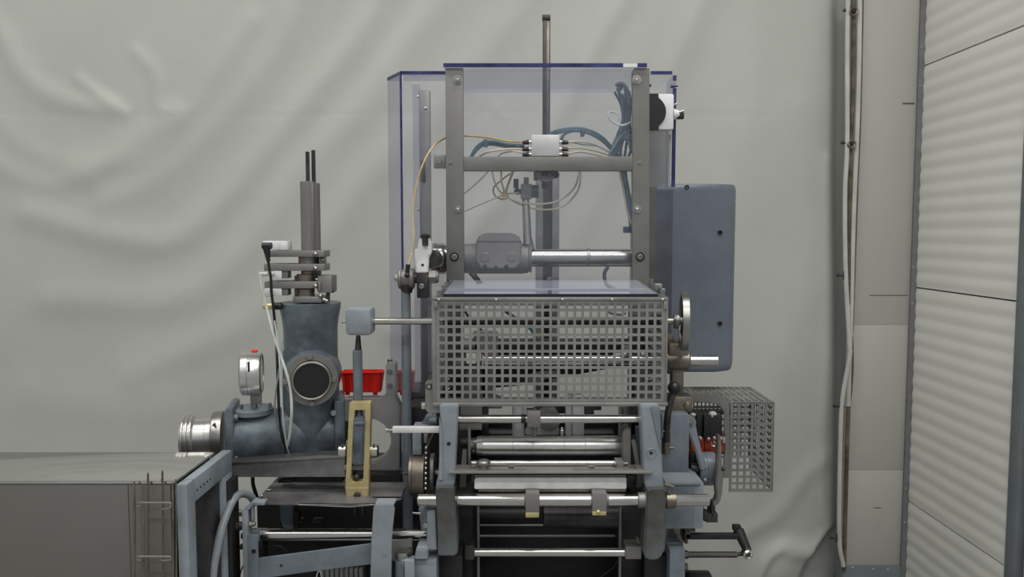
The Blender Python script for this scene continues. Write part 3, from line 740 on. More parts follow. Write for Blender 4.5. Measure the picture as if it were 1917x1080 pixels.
t.part('dark_sleeve', 'dark_steel', cx(830, 1240, 601, 7.2, YK), label='dark sleeve inside the guard')  # darker middle length between the two bright bars
t.part('bright_bar', 'steel', cx(1238, 1268, 601, 6.2, YK))
t.done()

# ---- grey bearing plate with the big round opening, baskets on it
t = Thing('bearing_plate', 'thick grey plate with a large round opening behind the brass fork', 'plate')
YQ = 2.36
t.part('plate', 'plate_grey', poly([(628, 748), (714, 746), (722, 738), (722, 683), (727, 678), (736, 678), (740, 683), (740, 745), (748, 760), (748, 880), (743, 887), (640, 887), (628, 860)], YQ, YQ+.05, .002, holes=[circ(689, 826, 43, 36)]))
t.part('ring', 'steel', laty(689, 826, YQ, [(YQ+.02, 43.5), (YQ+.035, 41), (YQ+.045, 41), (YQ+.045, 43.5)], 44, closed=True))
t.part('bolt', 'steel', [bolty(730, 696, 3.6, YQ)])
t.part('bolt', 'steel', [bolty(730, 722, 3.6, YQ)])
t.part('top_pin', 'steel', [cz(730, 672, 680, 5, YQ+.02)])
t.part('dark_pocket', 'dark', box(629, 789, 652, 862, YQ-.006, YQ+.02))
t.done()
def basket(name, label, u0, u1, v0, v1, Y0, Y1):
    t = Thing(name, label, 'basket', 'red plastic baskets on the grey plate')
    a, b = W(u0, v0, Y0), W(u1, v1, Y0); zt, zb = a.z, b.z; dx = (b.x-a.x)*.07; dy = .012
    def body(bm):
        n = 12; tb = []
        def ringp(x0, x1, y0, y1, z, rr=.012):
            out = []
            for (qx, qy, a0) in ((x1-rr, y1-rr, 0), (x0+rr, y1-rr, 90), (x0+rr, y0+rr, 180), (x1-rr, y0+rr, 270)):
                for k in range(4): out.append(Vector((qx+rr*math.cos(R(a0+30*k)), qy+rr*math.sin(R(a0+30*k)), z)))
            return out
        L = [ringp(a.x+dx, b.x-dx, Y0+dy, Y1-dy, zb), ringp(a.x+dx*.4, b.x-dx*.4, Y0+dy*.4, Y1-dy*.4, zb+(zt-zb)*.7), ringp(a.x+dx*.2, b.x-dx*.2, Y0+dy*.2, Y1-dy*.2, zt-.004),
             ringp(a.x+dx*.2+.002, b.x-dx*.2-.002, Y0+dy*.2+.002, Y1-dy*.2-.002, zt-.004), ringp(a.x+dx+.002, b.x-dx-.002, Y0+dy+.002, Y1-dy-.002, zb+.003)]
        rg = [[bm.verts.new(p) for p in q] for q in L]
        for A, B in zip(rg, rg[1:]):
            for k in range(len(A)): bm.faces.new((A[k], A[(k+1) % len(A)], B[(k+1) % len(A)], B[k]))
        bm.faces.new(rg[0][::-1]); bm.faces.new(rg[-1])
        bmesh.ops.recalc_face_normals(bm, faces=bm.faces[:])
    t.part('tub', 'red', body)
    t.part('rim', 'red', tube([(u0+2, v0+2, Y0), (u1-2, v0+1, Y0), (u1, v0+1, (Y0+Y1)/2), (u1-2, v0+1, Y1), (u0+2, v0+2, Y1), (u0, v0+2, (Y0+Y1)/2), (u0+2, v0+2, Y0)], 2.4, 8, sm=False))
    for k in range(6):
        u = u0+8+(u1-u0-16)*k/5
        t.part('rib', 'red', rod((u, v0+4, Y0+.002), (u+(2 if u < (u0+u1)/2 else -2), v1-2, Y0+dy-.002), 2.2, 8))
    t.each('foot', 'red', [box(u0+12, v1-1, u0+20, v1+4, Y0+.02, Y0+.03), box(u1-18, v1-1, u1-10, v1+4, Y0+.02, Y0+.03)])
    t.done()
basket('red_basket', 'bright red plastic basket resting on the grey plate left of the upright bolt tab', 634, 716, 696, 736, 2.37, 2.44)
basket('red_basket', 'bright red basket part hidden behind the tall blue rod', 737, 775, 696, 736, 2.50, 2.56)
# ================================================================= UPPER HOOD
YH = 2.40
t = Thing('hood_post_frame', 'grey metal frame of two tall flat posts and a crossbar carrying the clear hood', 'frame')
pa = t.part('post', 'post_alu', box(835, 127, 868, 600, YH-.02, YH, .0015))
pb = t.part('post', 'post_alu', [poly([(1184, 134), (1188, 127), (1216, 127), (1216, 600), (1184, 600)], YH-.02, YH, .0015)])
t.part('crossbar', 'post_alu', box(868, 293, 1184, 320, YH-.02, YH-.0005, .0015))
for p, uu in ((pa, (857, 857, 842)), (pb, (1192, 1193, 1198))):
    for v, u in ((149, uu[0]), (391, uu[1])):
        t.part('bolt', 'steel', [washy(u, v, 8.5, YH-.02, .002), washy(u, v, 6.5, YH-.022, .001)], of=p)
        t.part('bolt_head', 'chrome', [hexy(u, v, 5, YH-.023, .005), ball(u, v, YH-.026, 3.6, 14, .6)], of=p)
    t.part('small_screw', 'steel_plate', [washy(uu[2], 305, 4.5, YH-.02, .0008), sockety(uu[2], 305, 2.6, YH-.02, .002)], of=p)
t.part('screw_recess', 'black', [washy(850.5, 481, 8.5, YH-.02, .0012)], of=pa)
t.part('socket_screw', 'steel_plate', sockety(850.5, 481, 5.5, YH-.021, .004), of=pa)
t.part('screw_recess', 'black', [washy(1198.5, 481, 8.5, YH-.02, .0012)], of=pb)
t.part('socket_screw', 'steel_plate', sockety(1198.5, 481, 5.5, YH-.021, .004), of=pb)
t.part('side_wing', 'alu', box(812, 290, 836, 315, YH-.006, YH+.006, .001), of=pa)
t.part('wing_bolt', 'steel', [washy(822, 302, 9, YH-.006, .002), hexy(822, 302, 6, YH-.008, .006)], of=pa)
t.done()
# clear hood: every sheet its own part, with dark blue sawn edges as sub-parts
def Wz(v, Y): return W(958.5, v, Y).z
t = Thing('clear_hood', 'large clear polycarbonate hood with dark blue sheet edges over the machine', 'hood')
s = PX(YH)
xa, xb = W(831, 300, YH-.03).x, W(1209, 300, YH-.03).x
zr1, zr0 = Wz(118, YH-.03), Wz(126, YH-.03)
yr_ = 2.79
roof = t.part('roof_sheet', 'sheet_roof', wbox(xa, YH-.028, zr0, xb, yr_, zr1, .0), label='milky roof sheet')
t.part('sheet_edge', 'edge_blue', wbox(xa, YH-.0305, zr0+.0005, xb-.07, YH-.028, zr1-.0005, 0), of=roof)
t.part('sheet_edge', 'edge_blue', wbox(xb-.028, YH-.0305, zr0+.0005, xb, YH-.028, zr1-.0005, 0), of=roof)
t.part('sheet_edge_chip', 'white', wbox(xb-.07, YH-.0302, zr0+.001, xb-.028, YH-.028, zr1-.0015, 0), of=roof)
t.part('front_sheet', 'sheet', wbox(W(868, 300, YH).x, YH+.001, W(1020, 528, YH).z, W(1184, 300, YH).x, YH+.006, zr0, 0))
# left wing: roof strip, front sheet, splayed side sheet
YW = 2.44
xl, xm, xf = W(727, 300, 2.50).x, W(752, 300, YW).x, W(835, 300, YW).x
zt = Wz(133, YW); zb = Wz(735, YW)
fr = t.part('front_sheet', 'sheet', wbox(xm, YW, zb, xf+.004, YW+.006, zt-.012, 0))
xs_ = W(727, 300, 2.54).x
rf = t.part('roof_sheet', 'sheet_tint', plan([(xm, YW), (xf, YW), (xf, 2.54), (xs_, 2.54)], zt-.011, zt, 0))
t.part('sheet_edge', 'edge_blue', wbox(xm, YW-.002, zt-.0105, xf, YW, zt-.0005, 0), of=rf)
t.part('sheet_edge', 'edge_blue', prism([[Vector((xm-.001, YW-.002, zt-.0105)), Vector((xs_-.001, 2.54, zt-.0105)), Vector((xs_+.002, 2.54, zt-.0105)), Vector((xm+.002, YW-.002, zt-.0105))]], (0, 0, .010), 0), of=rf)
sd = t.part('side_sheet', 'sheet_tint', prism([[Vector((xm, YW, zb)), Vector((xs_, 2.54, zb)), Vector((xs_+.005, 2.543, zb)), Vector((xm+.006, YW+.003, zb))]], (0, 0, zt-.013-zb), 0))
t.part('sheet_edge', 'edge_blue', wbox(xm-.0035, YW-.003, zb, xm+.003, YW, zt-.012, 0), of=sd)
t.part('polished_bevel', 'alu_light', wbox(xm+.003, YW-.002, zb, xm+.0065, YW, zt-.014, 0), of=sd)
t.part('inner_sheet', 'sheet_tint', wbox(xm+.012, 2.62, Wz(735, 2.62), W(787, 300, 2.62).x, 2.626, Wz(158, 2.62), 0))
t.each('inner_screw', 'chrome', [ball(783, v, 2.6, 3, 8) for v in (181, 392)]+[ball(797, 203, 2.6, 4, 8)])
# right wing
xg, xh = W(1216, 300, YW).x, W(1256, 300, YW).x
rr = t.part('roof_sheet', 'sheet', wbox(xg, YW, zt-.011, xh, 2.7, zt, 0))
t.part('sheet_edge', 'edge_blue', wbox(xg, YW-.002, zt-.0105, xh, YW, zt-.0005, 0), of=rr)
t.part('front_sheet', 'sheet', wbox(xg, YW, Wz(350, YW), xh, YW+.006, zt-.012, 0))
xk = W(1261, 300, YW).x
rs = t.part('side_sheet', 'sheet_tint', wbox(xk-.005, YW+.002, Wz(350, YW), xk+.005, 2.545, Wz(141, YW), 0))
t.part('sheet_edge', 'edge_blue', wbox(xk-.0055, YW, Wz(350, YW), xk+.0055, YW+.002, Wz(165, YW), 0), of=rs)
t.part('sheet_edge', 'edge_blue', wbox(xk-.0055, YW, Wz(151, YW), xk+.0055, YW+.002, Wz(141, YW), 0), of=rs)
t.part('polished_bevel', 'white', wbox(xk-.0145, YW, Wz(350, YW), xk-.0075, YW+.004, Wz(252, YW), 0), of=rs)
t.part('sheet_screw', 'edge_blue', rod((1256, 161, YW-.003), (1270, 161, YW-.003), 4, 8, 1))
t.done()
t = Thing('flat_column', 'grey flat rear column seen through the left side of the clear hood', 'column')
t.part('profile', 'steel_plate', [box(786, 168, 806, 760, 2.64, 2.68, .001)])
t.part('cleat', 'dark_steel', box(788, 300, 796, 340, 2.635, 2.64))
t.done()
t = Thing('tall_mast', 'tall dark steel mast sticking up through the hood roof', 'mast')
t.part('bar', 'dark_steel', [box(1016, 36, 1023, 262, 2.58, 2.60, .0008), box(1021, 36, 1030, 262, 2.585, 2.605, .0008)])
t.part('face_strip', 'brown_steel', box(1022, 36, 1028, 262, 2.583, 2.586, .0005))
t.part('cap', 'dark_steel', box(1015.5, 27, 1030.5, 36, 2.577, 2.607, .001))
t.done()
t = Thing('channel_column', 'upright grey channel column behind the shaft in the middle of the machine', 'column')
t.part('flange', 'alu', box(1003, 322, 1016, 980, 2.66, 2.72, .001))
t.part('flange', 'alu', box(1033, 322, 1046, 980, 2.66, 2.72, .001))
t.part('web', 'dark_steel', box(1014, 330, 1035, 980, 2.70, 2.715, .001))
t.done()
# ---- valve block, its hoses
YV = 2.37
t = Thing('valve_block', 'square grey metal valve block with push-in fittings on the crossbar', 'valve')
t.part('block', 'alu_light', box(995, 252, 1047, 292, YV+.012, YV+.05, .0015))
for v in (266, 279, 289):
    for sgn in (-1, 1):
        u = 995 if sgn < 0 else 1047
        t.each('fitting', 'chrome', [rod((u, v, YV+.025), (u+sgn*6, v, YV+.025), 4.0, 10)])
        t.part('collar', 'dark_steel', [rod((u+sgn*5, v, YV+.025), (u+sgn*17, v+1, YV+.025), 4.8, 10, 3)])
t.done()
def tb(name, label, m, pts, r, **k):
    if name == 'cream_air_tube': k['group'] = 'cream air tubes around the valve block'
    if name == 'ochre_air_tube': k['group'] = 'yellowish air tubes under the crossbar'
    return solo(name, label, 'hose' if 'hose' in name else 'tube', m, tube(pts, r, 8), **k)
yt = YV+.03
tb('cream_air_tube', 'cream air tube arching from the valve block left and down to the rod end', 'ochre', [(983, 266, yt), (950, 264, yt), (910, 257, yt), (868, 254, yt), (840, 256, yt+.03), (815, 270, yt+.01), (795, 300, YH-.03), (780, 345, YH-.04), (773, 400, YH-.05), (775, 440, YH-.07), (772, 470, YH-.08), (764, 498, YH-.10)], 1.8)
tb('cream_air_tube', 'cream tube from the second left fitting dropping behind the crossbar', 'cream', [(981, 279, yt), (950, 279, yt), (915, 284, yt), (896, 294, yt+.05)], 1.8)
tb('cream_air_tube', 'cream tube from the lowest left fitting curving along the crossbar top', 'cream', [(981, 287, yt), (962, 283, yt), (940, 287, yt+.02), (930, 296, yt+.05)], 1.5)
yl = YH+.06
tb('cream_air_tube', 'cream tube slanting from the crossbar down to the left post', 'cream', [(916, 318, yl), (895, 340, yl), (868, 363, yl)], 1.5)
tb('cream_air_tube', 'larger inner loop of cream tube hanging under the crossbar', 'cream', [(921, 318, yl), (926, 340, yl), (938, 360, yl), (965, 376, yl), (1005, 382, yl), (1045, 376, yl), (1075, 352, yl), (1085, 320, yl)], 1.8)
tb('cream_air_tube', 'lowest outer loop of cream tube hanging under the crossbar', 'cream', [(938, 318, yl+.01), (940, 345, yl+.01), (955, 372, yl+.01), (1000, 391, yl+.01), (1050, 388, yl+.01), (1080, 360, yl+.01), (1087, 330, yl+.01), (1084, 318, yl+.01)], 1.8)
tb('cream_air_tube', 'cream tube running from the tube tie to the left post below', 'cream', [(972, 361, yl), (945, 364, yl), (910, 378, yl), (868, 396, yl)], 1.5)
tb('ochre_air_tube', 'yellowish short tube from the crossbar to the tube tie', 'ochre', [(962, 318, yl-.01), (955, 335, yl-.01), (949, 352, yl-.01), (945, 370, yl-.01)], 2.2)
tb('ochre_air_tube', 'yellowish tube crossing slantwise between the cream loops', 'ochre', [(962, 320, yl+.02), (940, 336, yl+.02), (924, 352, yl+.02), (928, 368, yl+.02), (944, 374, yl+.02)], 1.6)
solo('tube_tie', 'small knotted tie holding the cream tubes together', 'tie', 'ochre', [ball(945, 367, yl, 5, 10), box(941, 358, 950, 373, yl-.012, yl+.012, .003)])
for i, (l, v0, v1, v2) in enumerate((('uppermost cream tube right of the valve block', 266, 268, 284), ('middle cream tube right of the valve block', 277, 280, 290), ('lowest cream tube right of the valve block', 288, 287, 296))):
    tb('cream_air_tube', l, 'cream', [(1062, v0, yt), (1085, v1-3, yt+.01), (1110, v1+1, yt+.02), (1140, v2, yt+.05)], 2.0)
tb('grey_air_tube', 'thin grey tube bowing over the cream tubes right of the valve block', 'grey_rubber', [(1062, 264, yt+.02), (1090, 270, yt+.03), (1120, 274, yt+.04), (1150, 290, yt+.06)], 1.6)
t = Thing('teal_hose_bundle', 'bundle of teal hoses left of the valve block, tied twice', 'hoses', 'teal hose bundles in the clear hood')
for k in range(3): t.part('hose', 'teal', tube([(982, 272+k*2, YH+.03+.006*k), (950, 270+k*2.5, YH+.03+.006*k), (925, 265+k*3, YH+.03+.006*k), (905, 266+k*3, YH+.03), (890, 278+k*3, YH+.03), (880, 296+k*2, YH+.03)], 2.4, 8))
t.each('cable_tie', 'teal', [box(905, 260, 913, 274, YH+.015, YH+.05, .003), box(966, 269, 974, 279, YH+.015, YH+.05, .003)])
t.done()
t = Thing('teal_hose_bundle', 'bundle of teal hoses arching from the mast over to the right post', 'hoses', 'teal hose bundles in the clear hood')
for k in range(3): t.part('hose', 'teal', tube([(1024, 252+k*2, YH+.05), (1045, 244+k*2, YH+.05), (1075, 240+k*2.5, YH+.05), (1100, 243+k*3, YH+.05), (1125, 255+k*3.5, YH+.06), (1145, 275+k*3, YH+.07), (1165, 300+k*2, YH+.08)], 2.4, 8))
t.part('hose', 'teal', tube([(1050, 262, YH+.05), (1058, 250, YH+.05), (1075, 244, YH+.05)], 2.6, 8))
t.each('cable_tie', 'teal', [box(1088, 238, 1095, 254, YH+.035, YH+.075, .003), box(1040, 242, 1046, 252, YH+.035, YH+.075, .003)])
t.done()
t = Thing('teal_hose_bundle', 'upright tangle of teal and violet-grey hoses beside the right post', 'hoses', 'teal hose bundles in the clear hood')
M['hose_violet'] = mat('violet_grey_hose', (0.14, 0.16, 0.22), 0.0, .4, .15, 20)
for k, (m, du, r) in enumerate((('teal', 0, 3), ('hose_violet', 5, 3.2), ('teal', 10, 2.6), ('hose_violet', -4, 2.4), ('teal', 15, 2.6))):
    t.part('hose', m, tube([(1156+du*1.4, 165+(k*37)%13, YH+.06), (1166+du*1.0, 195, YH+.06+.004*k), (1168+du*.7, 225, YH+.07), (1160+du*1.4, 255, YH+.07+.004*k), (1152+du*1.9, 282, YH+.07), (1160+du*.8, 305, YH+.08), (1166+du*.4, 330, YH+.08), (1172+du*.35, 360, YH+.08), (1178+du*.25, 400, YH+.08), (1181+du*.15, 432, YH+.08)], r, 8))
for k in range(4): t.part('hose', 'teal' if k % 2 else 'hose_violet', tube([(1152+k*3, 160+k*3, YH+.06), (1160+k*2, 156, YH+.055), (1172, 162+k*4, YH+.05), (1180, 185+k*6, YH+.05)], 2.8, 8))
for k in range(6): t.part('hose', 'hose_violet' if k % 3 else 'teal', tube([(1140+k*4, 292-k*2, YH+.05+.005*k), (1152+k*3, 272-k*4, YH+.05+.005*k), (1168+k*2, 252+k*3, YH+.05), (1182, 246+k*7, YH+.05)], 3.6, 8))
t.part('connector', 'edge_blue', [box(1168, 424, 1184, 436, YH+.06, YH+.09, .002)])
t.done()
tb('white_cable_loop', 'loop of white cable curling left from the hose tangle near the right post', 'white', [(1160, 226, YH+.04), (1156, 214, YH+.04), (1145, 209, YH+.04), (1139, 214, YH+.03), (1145, 226, YH+.03), (1160, 234, YH+.03), (1172, 233, YH+.03), (1184, 227, YH+.04)], 2.2)
tb('cream_air_tube', 'cream tube running down along the inside of the right post', 'cream', [(1159, 320, yl), (1166, 350, yl), (1173, 390, yl), (1181, 418, yl)], 1.8)
t = Thing('swivel_joint', 'round pivot disc with dark fittings under the middle of the crossbar', 'joint')
t.part('disc', 'alu', cy(1022, 320, 20, YH+.022, YH+.05))
t.each('fitting', 'dark', [rod((1014, 326, YH+.03), (1042, 328, YH+.03), 6, 12), rod((1020, 330, YH+.04), (1020, 352, YH+.05), 6, 12), ball(1040, 327, YH+.03, 7, 12)])
t.each('fitting', 'brown_steel', [rod((1026, 325, YH+.02), (1036, 332, YH+.02), 3.5, 8), cz(1003, 318, 338, 4, YH+.05)])
t.done()
# ---- upper shaft with clamp housing, swing arm
YS = 2.475
t = Thing('clamp_shaft', 'thick polished shaft spanning between the two hood posts', 'shaft')
t.part('shaft', 'chrome', cx(990, 1190, 481, 15.5, YS))
t.part('shade_underside', 'dark_steel', cx(990, 1190, 494, 5, YS+.02))  # dark rod stands in for the shade under the bright shaft
t.part('joint_collar', 'steel', cx(1098, 1104, 481, 16.2, YS))
t.part('end_boss', 'chrome', latx(484, YS, [(803, 0), (803, 20), (808, 27), (814, 29), (832, 29), (838, 26), (838, 0)], 36))
t.done()
t = Thing('clamp_housing', 'cast grey clamp housing with hexagonal lid on the left of the upper shaft', 'housing')
t.part('hub', 'alu', latx(484, YS, [(868, 0), (868, 27), (890, 28.5), (975, 28.5), (988, 27), (990, 24), (995, 27), (996, 0)], 36))
t.part('body', 'alu', [poly([(891, 462), (975, 462), (977, 470), (973, 492), (965, 503), (900, 503), (890, 485)], YS-.062, YS+.02, .004)])
t.part('lid', 'alu', [poly([(898, 439), (912, 436), (955, 436), (970, 440), (977, 452), (977, 466), (890, 470), (891, 452)], YS-.05, YS+.04, .005)])
t.part('seam', 'dark_steel', box(893, 451.5, 976, 452.8, YS-.0512, YS-.045, 0))
t.each('screw_boss', 'steel_plate', [cy(907, 482, 10, YS-.064, YS-.05, .003), cy(958, 481, 10, YS-.064, YS-.05, .003)])
t.each('screw', 'black', [cy(928, 499, 2.5, YS-.064, YS-.05), cy(948, 499, 4, YS-.064, YS-.05), cy(908, 499, 4, YS-.0635, YS-.05)])
t.done()
t = Thing('swing_arm', 'upright round steel arm with pivot head rising from the clamp housing', 'arm')
t.part('arm', 'steel', rod((988, 458, YS-.02), (984, 372, YS), 8, 20, 7))
t.part('arm_root', 'alu', rod((990, 466, YS-.01), (988, 446, YS-.015), 11, 20, 8))
t.part('head', 'alu', [box(975, 344, 996, 372, YS-.02, YS+.02, .003), cz(985, 332, 345, 5.5, YS, seg=6), cz(985, 338, 342, 3.5, YS)])
t.part('pivot', 'dark_steel', [rod((996, 358, YS), (1008, 358, YS), 12, 16), rod((966, 360, YS), (976, 358, YS), 5, 12), rod((966, 335, YS), (966, 352, YS), 5, 10), ball(968, 358, YS, 6, 10)])
t.done()
solo('blue_hose_end', 'pair of thin dark struts slanting below the clamp housing', 'struts', 'dark_steel', [rod((877, 508, YS+.05), (896, 530, YS+.02), 3), rod((885, 508, YS+.05), (902, 530, YS+.02), 2.2)])
solo('bent_grey_hose', 'short bent grey hose under the right end of the upper shaft', 'hose', 'hose_violet', tube([(1138, 500, YS+.06), (1132, 510, YS+.05), (1132, 522, YS+.04), (1137, 534, YS+.03), (1150, 541, YS)], 3.5, 10))
# ---- clamp lever at the shaft's left end, vertical rod
YR = 2.22
t = Thing('clamp_lever', 'bright steel clamp lever with dark lower block at the left end of the upper shaft', 'clamp')
t.part('clamp_body', 'white_alu', [poly([(784, 446), (798, 444), (806, 450), (808, 475), (803, 480), (801, 511), (779, 511), (780, 475)], YR-.02, YR+.02, .003), box(777, 466, 782, 500, YR-.005, YR+.02, .001)])
t.part('slot', 'black', [cy(791, 496, 2.5, YR-.021, YR-.019, 0.0002)])
t.part('clamp_bolt', 'dark_steel', [cz(796, 444, 460, 5.5, YR-.025), latz(796, YR-.02, [(446, 0), (446, 8), (441, 10), (438, 7), (437, 0)], 14, 445)])
t.part('clamp_block', 'dark_steel', [box(780, 512, 802, 558, YR-.02, YR+.02, .003)])
t.part('nut', 'steel_plate', [cx(803, 817, 518, 14, YR, seg=6), cx(816, 821, 518, 11, YR)])
t.part('link_shaft', 'dark_steel', [rod((802, 484, YR), (812, 484, YR+.12), 18, 20)])
t.part('lower_bolt', 'steel', [sockety(789, 536, 5, YR-.02, .005)])
t.done()
t = Thing('tall_blue_rod', 'tall blue-grey painted rod with a steel bearing head, left of the guard', 'rod')
t.part('rod', 'blue', latz(761.5, YR, [(1015, 0), (1015, 10), (548, 9), (540, 9), (540, 0)], 28, 750))
t.part('bearing_head', 'steel_plate', [latx(521, YR, [(746, 0), (746, 18), (748, 20), (752, 20), (753, 17), (765, 17), (768, 19.5), (774, 19.5), (776, 16), (776, 0)], 32)])
t.part('neck', 'dark_steel', latz(761.5, YR, [(548, 0), (548, 9.5), (540, 12), (530, 13), (530, 0)], 24, 540))
t.each('head_bolt', 'chrome', [cx(739.5, 746, 520, 8, YR, seg=6)])
t.part('link_pin', 'dark_steel', cx(774, 782, 520, 10, YR))
t.part('tube_fitting', 'black', [rod((764, 495, YR-.03), (762, 515, YR-.03), 4.5, 12, 3.5), ball(762, 515, YR-.035, 5, 10)])
t.done()
# ---- round switch box
t = Thing('white_switch_box', 'white rounded switch box with big black disc beside the right post', 'switch')
t.part('housing', 'white', box(1222, 175, 1262, 243, 2.405, 2.434, .006))
t.part('black_disc', 'black', [poly([(1214, 175), (1233, 175), (1233, 181)]+[(1216+31*math.cos(a), 209+31*math.sin(a)) for a in [R(-56+112*i/14) for i in range(15)]]+[(1233, 237), (1233, 244), (1214, 244)], 2.398, 2.406, .001)], label='black half disc')
t.part('side_plug', 'white', [rod((1260, 214, 2.42), (1271, 214, 2.42), 11, 16, 7)])
t.part('knob', 'black', [box(1268, 210, 1281, 222, 2.41, 2.43, .002)])
t.each('plug_pin', 'chrome', [rod((1270, 211, 2.41), (1280, 207, 2.41), 2), rod((1262, 196, 2.42), (1269, 193, 2.42), 1.4)])
t.done()
solo('flat_plate', 'dark olive-grey flat plate behind the right post above the blue cover', 'plate', 'olive', box(1214, 243, 1250, 600, 2.60, 2.62, .001))
solo('hood_stay_bolt', 'small screw beside the top of the right hood post', 'screw', 'steel_plate', [cx(1214, 1219, 158, 4.5, YH+.005)])
# ---- blue cover box
t = Thing('blue_cover_box', 'tall blue-grey metal cover box with rounded corners at the right of the machine', 'cover')
Yb = 2.56
zt, zb = Wz(344, Yb), Wz(697, Yb)
xx = lambda u: W(u, 520, Yb).x
def cover(bm):
    # plan outline: faceted front, rounded right shoulder
    o = [(xx(1205), Yb+.075), (xx(1258), Yb), (xx(1345), Yb)]
    r = .05; cxx, cyy = xx(1384)-r, Yb+.016+r
    o += [(cxx+r*math.sin(a), cyy-r*math.cos(a)) for a in [R(15+75*i/6) for i in range(7)]]
    o += [(xx(1384), 2.86), (xx(1205), 2.86)]
    n = len(o); cen = Vector((sum(p[0] for p in o)/n, sum(p[1] for p in o)/n, 0))
    rc = .034; lv = []
    for k in range(5):
        a = R(90*k/4); lv.append((zb+rc-rc*math.cos(a), 1-(1-math.sin(a))*.12))
    for k in range(5):
        a = R(90*k/4); lv.append((zt-rc*.7+rc*.7*math.sin(a), 1-(1-math.cos(a))*.10))
    rg = []
    for z, s_ in lv: rg.append([bm.verts.new((cen.x+(x-cen.x)*s_, cen.y+(y-cen.y)*s_, z)) for x, y in o])
    for A, B in zip(rg, rg[1:]):
        for i in range(n): bm.faces.new((A[i], A[(i+1) % n], B[(i+1) % n], B[i]))
    bm.faces.new(rg[0][::-1]); bm.faces.new(rg[-1])
    bmesh.ops.recalc_face_normals(bm, faces=bm.faces[:])
t.part('shell', 'blue_cover', cover, angle=32)
for u, v, dy in ((1286, 350.5, 0.004), (1222, 436, .048), (1348.5, 435, .001), (1348.5, 605.5, .001)):
    t.each('screw', 'dark', [sockety(u, v, 4.4, Yb+dy, .005)])
t.part('mount_bracket', 'dark_steel', box(1214, 560, 1262, 700, 2.70, 2.84, .002))
t.done()
# ---- hand wheel
t = Thing('handwheel', 'bright steel handwheel seen edge-on in front of the blue cover', 'wheel')
def uw(u): return (u-958.5)
a0 = 1283
rim = [(a0-7, 53), (a0-6, 56), (a0+6, 56), (a0+7, 53), (a0+6, 46), (a0-6, 46)]
t.part('rim', 'steel', lathe(W(958.5, 601, YK), (1, 0, 0), [((u-958.5)*PX(YK), r*PX(YK)) for u, r in rim], 56, closed=True))
t.part('hub', 'steel', latx(601, YK, [(1263, 0), (1263, 13), (1265, 14.5), (1273, 14.5), (1275, 9), (1291, 9), (1291, 0)], 30))
for a in (90, 210, 330):
    dz, dy = math.sin(R(a)), math.cos(R(a)); c = W(1281, 601, YK)
    t.part('spoke', 'dark_steel', lathe(c, (0, dy, dz), [(0.008, .0085), (.072, .007)], 12))
t.spin(1283, YK, -8); t.done()
# ---- right shaft bracket
YG = 2.22
t = Thing('shaft_bracket', 'oily brown cast bracket clamping the lower cross shaft at the right of the guard', 'bracket')
t.part('body', 'brown_steel', [latx(674, YG, [(1246, 0), (1246, 15), (1255, 18), (1290, 19), (1293, 16), (1293, 0)], 30), box(1252, 642, 1291, 668, YG-.025, YG+.025, .007)])
t.part('cap', 'brown_steel', [cz(1268, 636, 648, 11, YG), box(1250, 626, 1262, 640, YG, YG+.03, .002)])
t.part('stem', 'brown_steel', [box(1258, 690, 1280, 745, YG+.01, YG+.05, .003)])
t.each('foot', 'brown_steel', [box(1252, 742, 1297, 772, YG-.01, YG+.05, .006), cy(1288, 759, 7, YG-.018, YG-.008), cy(1288, 759, 4, YG-.022, YG-.016)])
t.part('lower_stem', 'brown_steel', box(1256, 770, 1280, 1180, YG+.06, YG+.10, .002))
t.done()
solo('cross_shaft', 'polished shaft end sticking out right of the oily brown bracket, passing through the guard', 'shaft', 'chrome', cx(905, 1343, 675, 10.5, YG))
t = Thing('ball_lever', 'black ball-knobbed hand lever at the right of the guard', 'lever')
t.part('ball_knob', 'black', ball(1262, 726, 2.06, 12.5, 24))
t.part('arm', 'dark_steel', [tube([(1260, 736, 2.06), (1253, 760, 2.06), (1249, 790, 2.06), (1248, 826, 2.07)], 6.5, 14)])
t.part('pivot', 'brown_steel', [cz(1247, 818, 850, 8, 2.08), rod((1252, 838, 2.06), (1262, 838, 2.06), 3, 8), rod((1240, 807, 2.06), (1256, 807, 2.06), 1.6, 8)])
t.done()

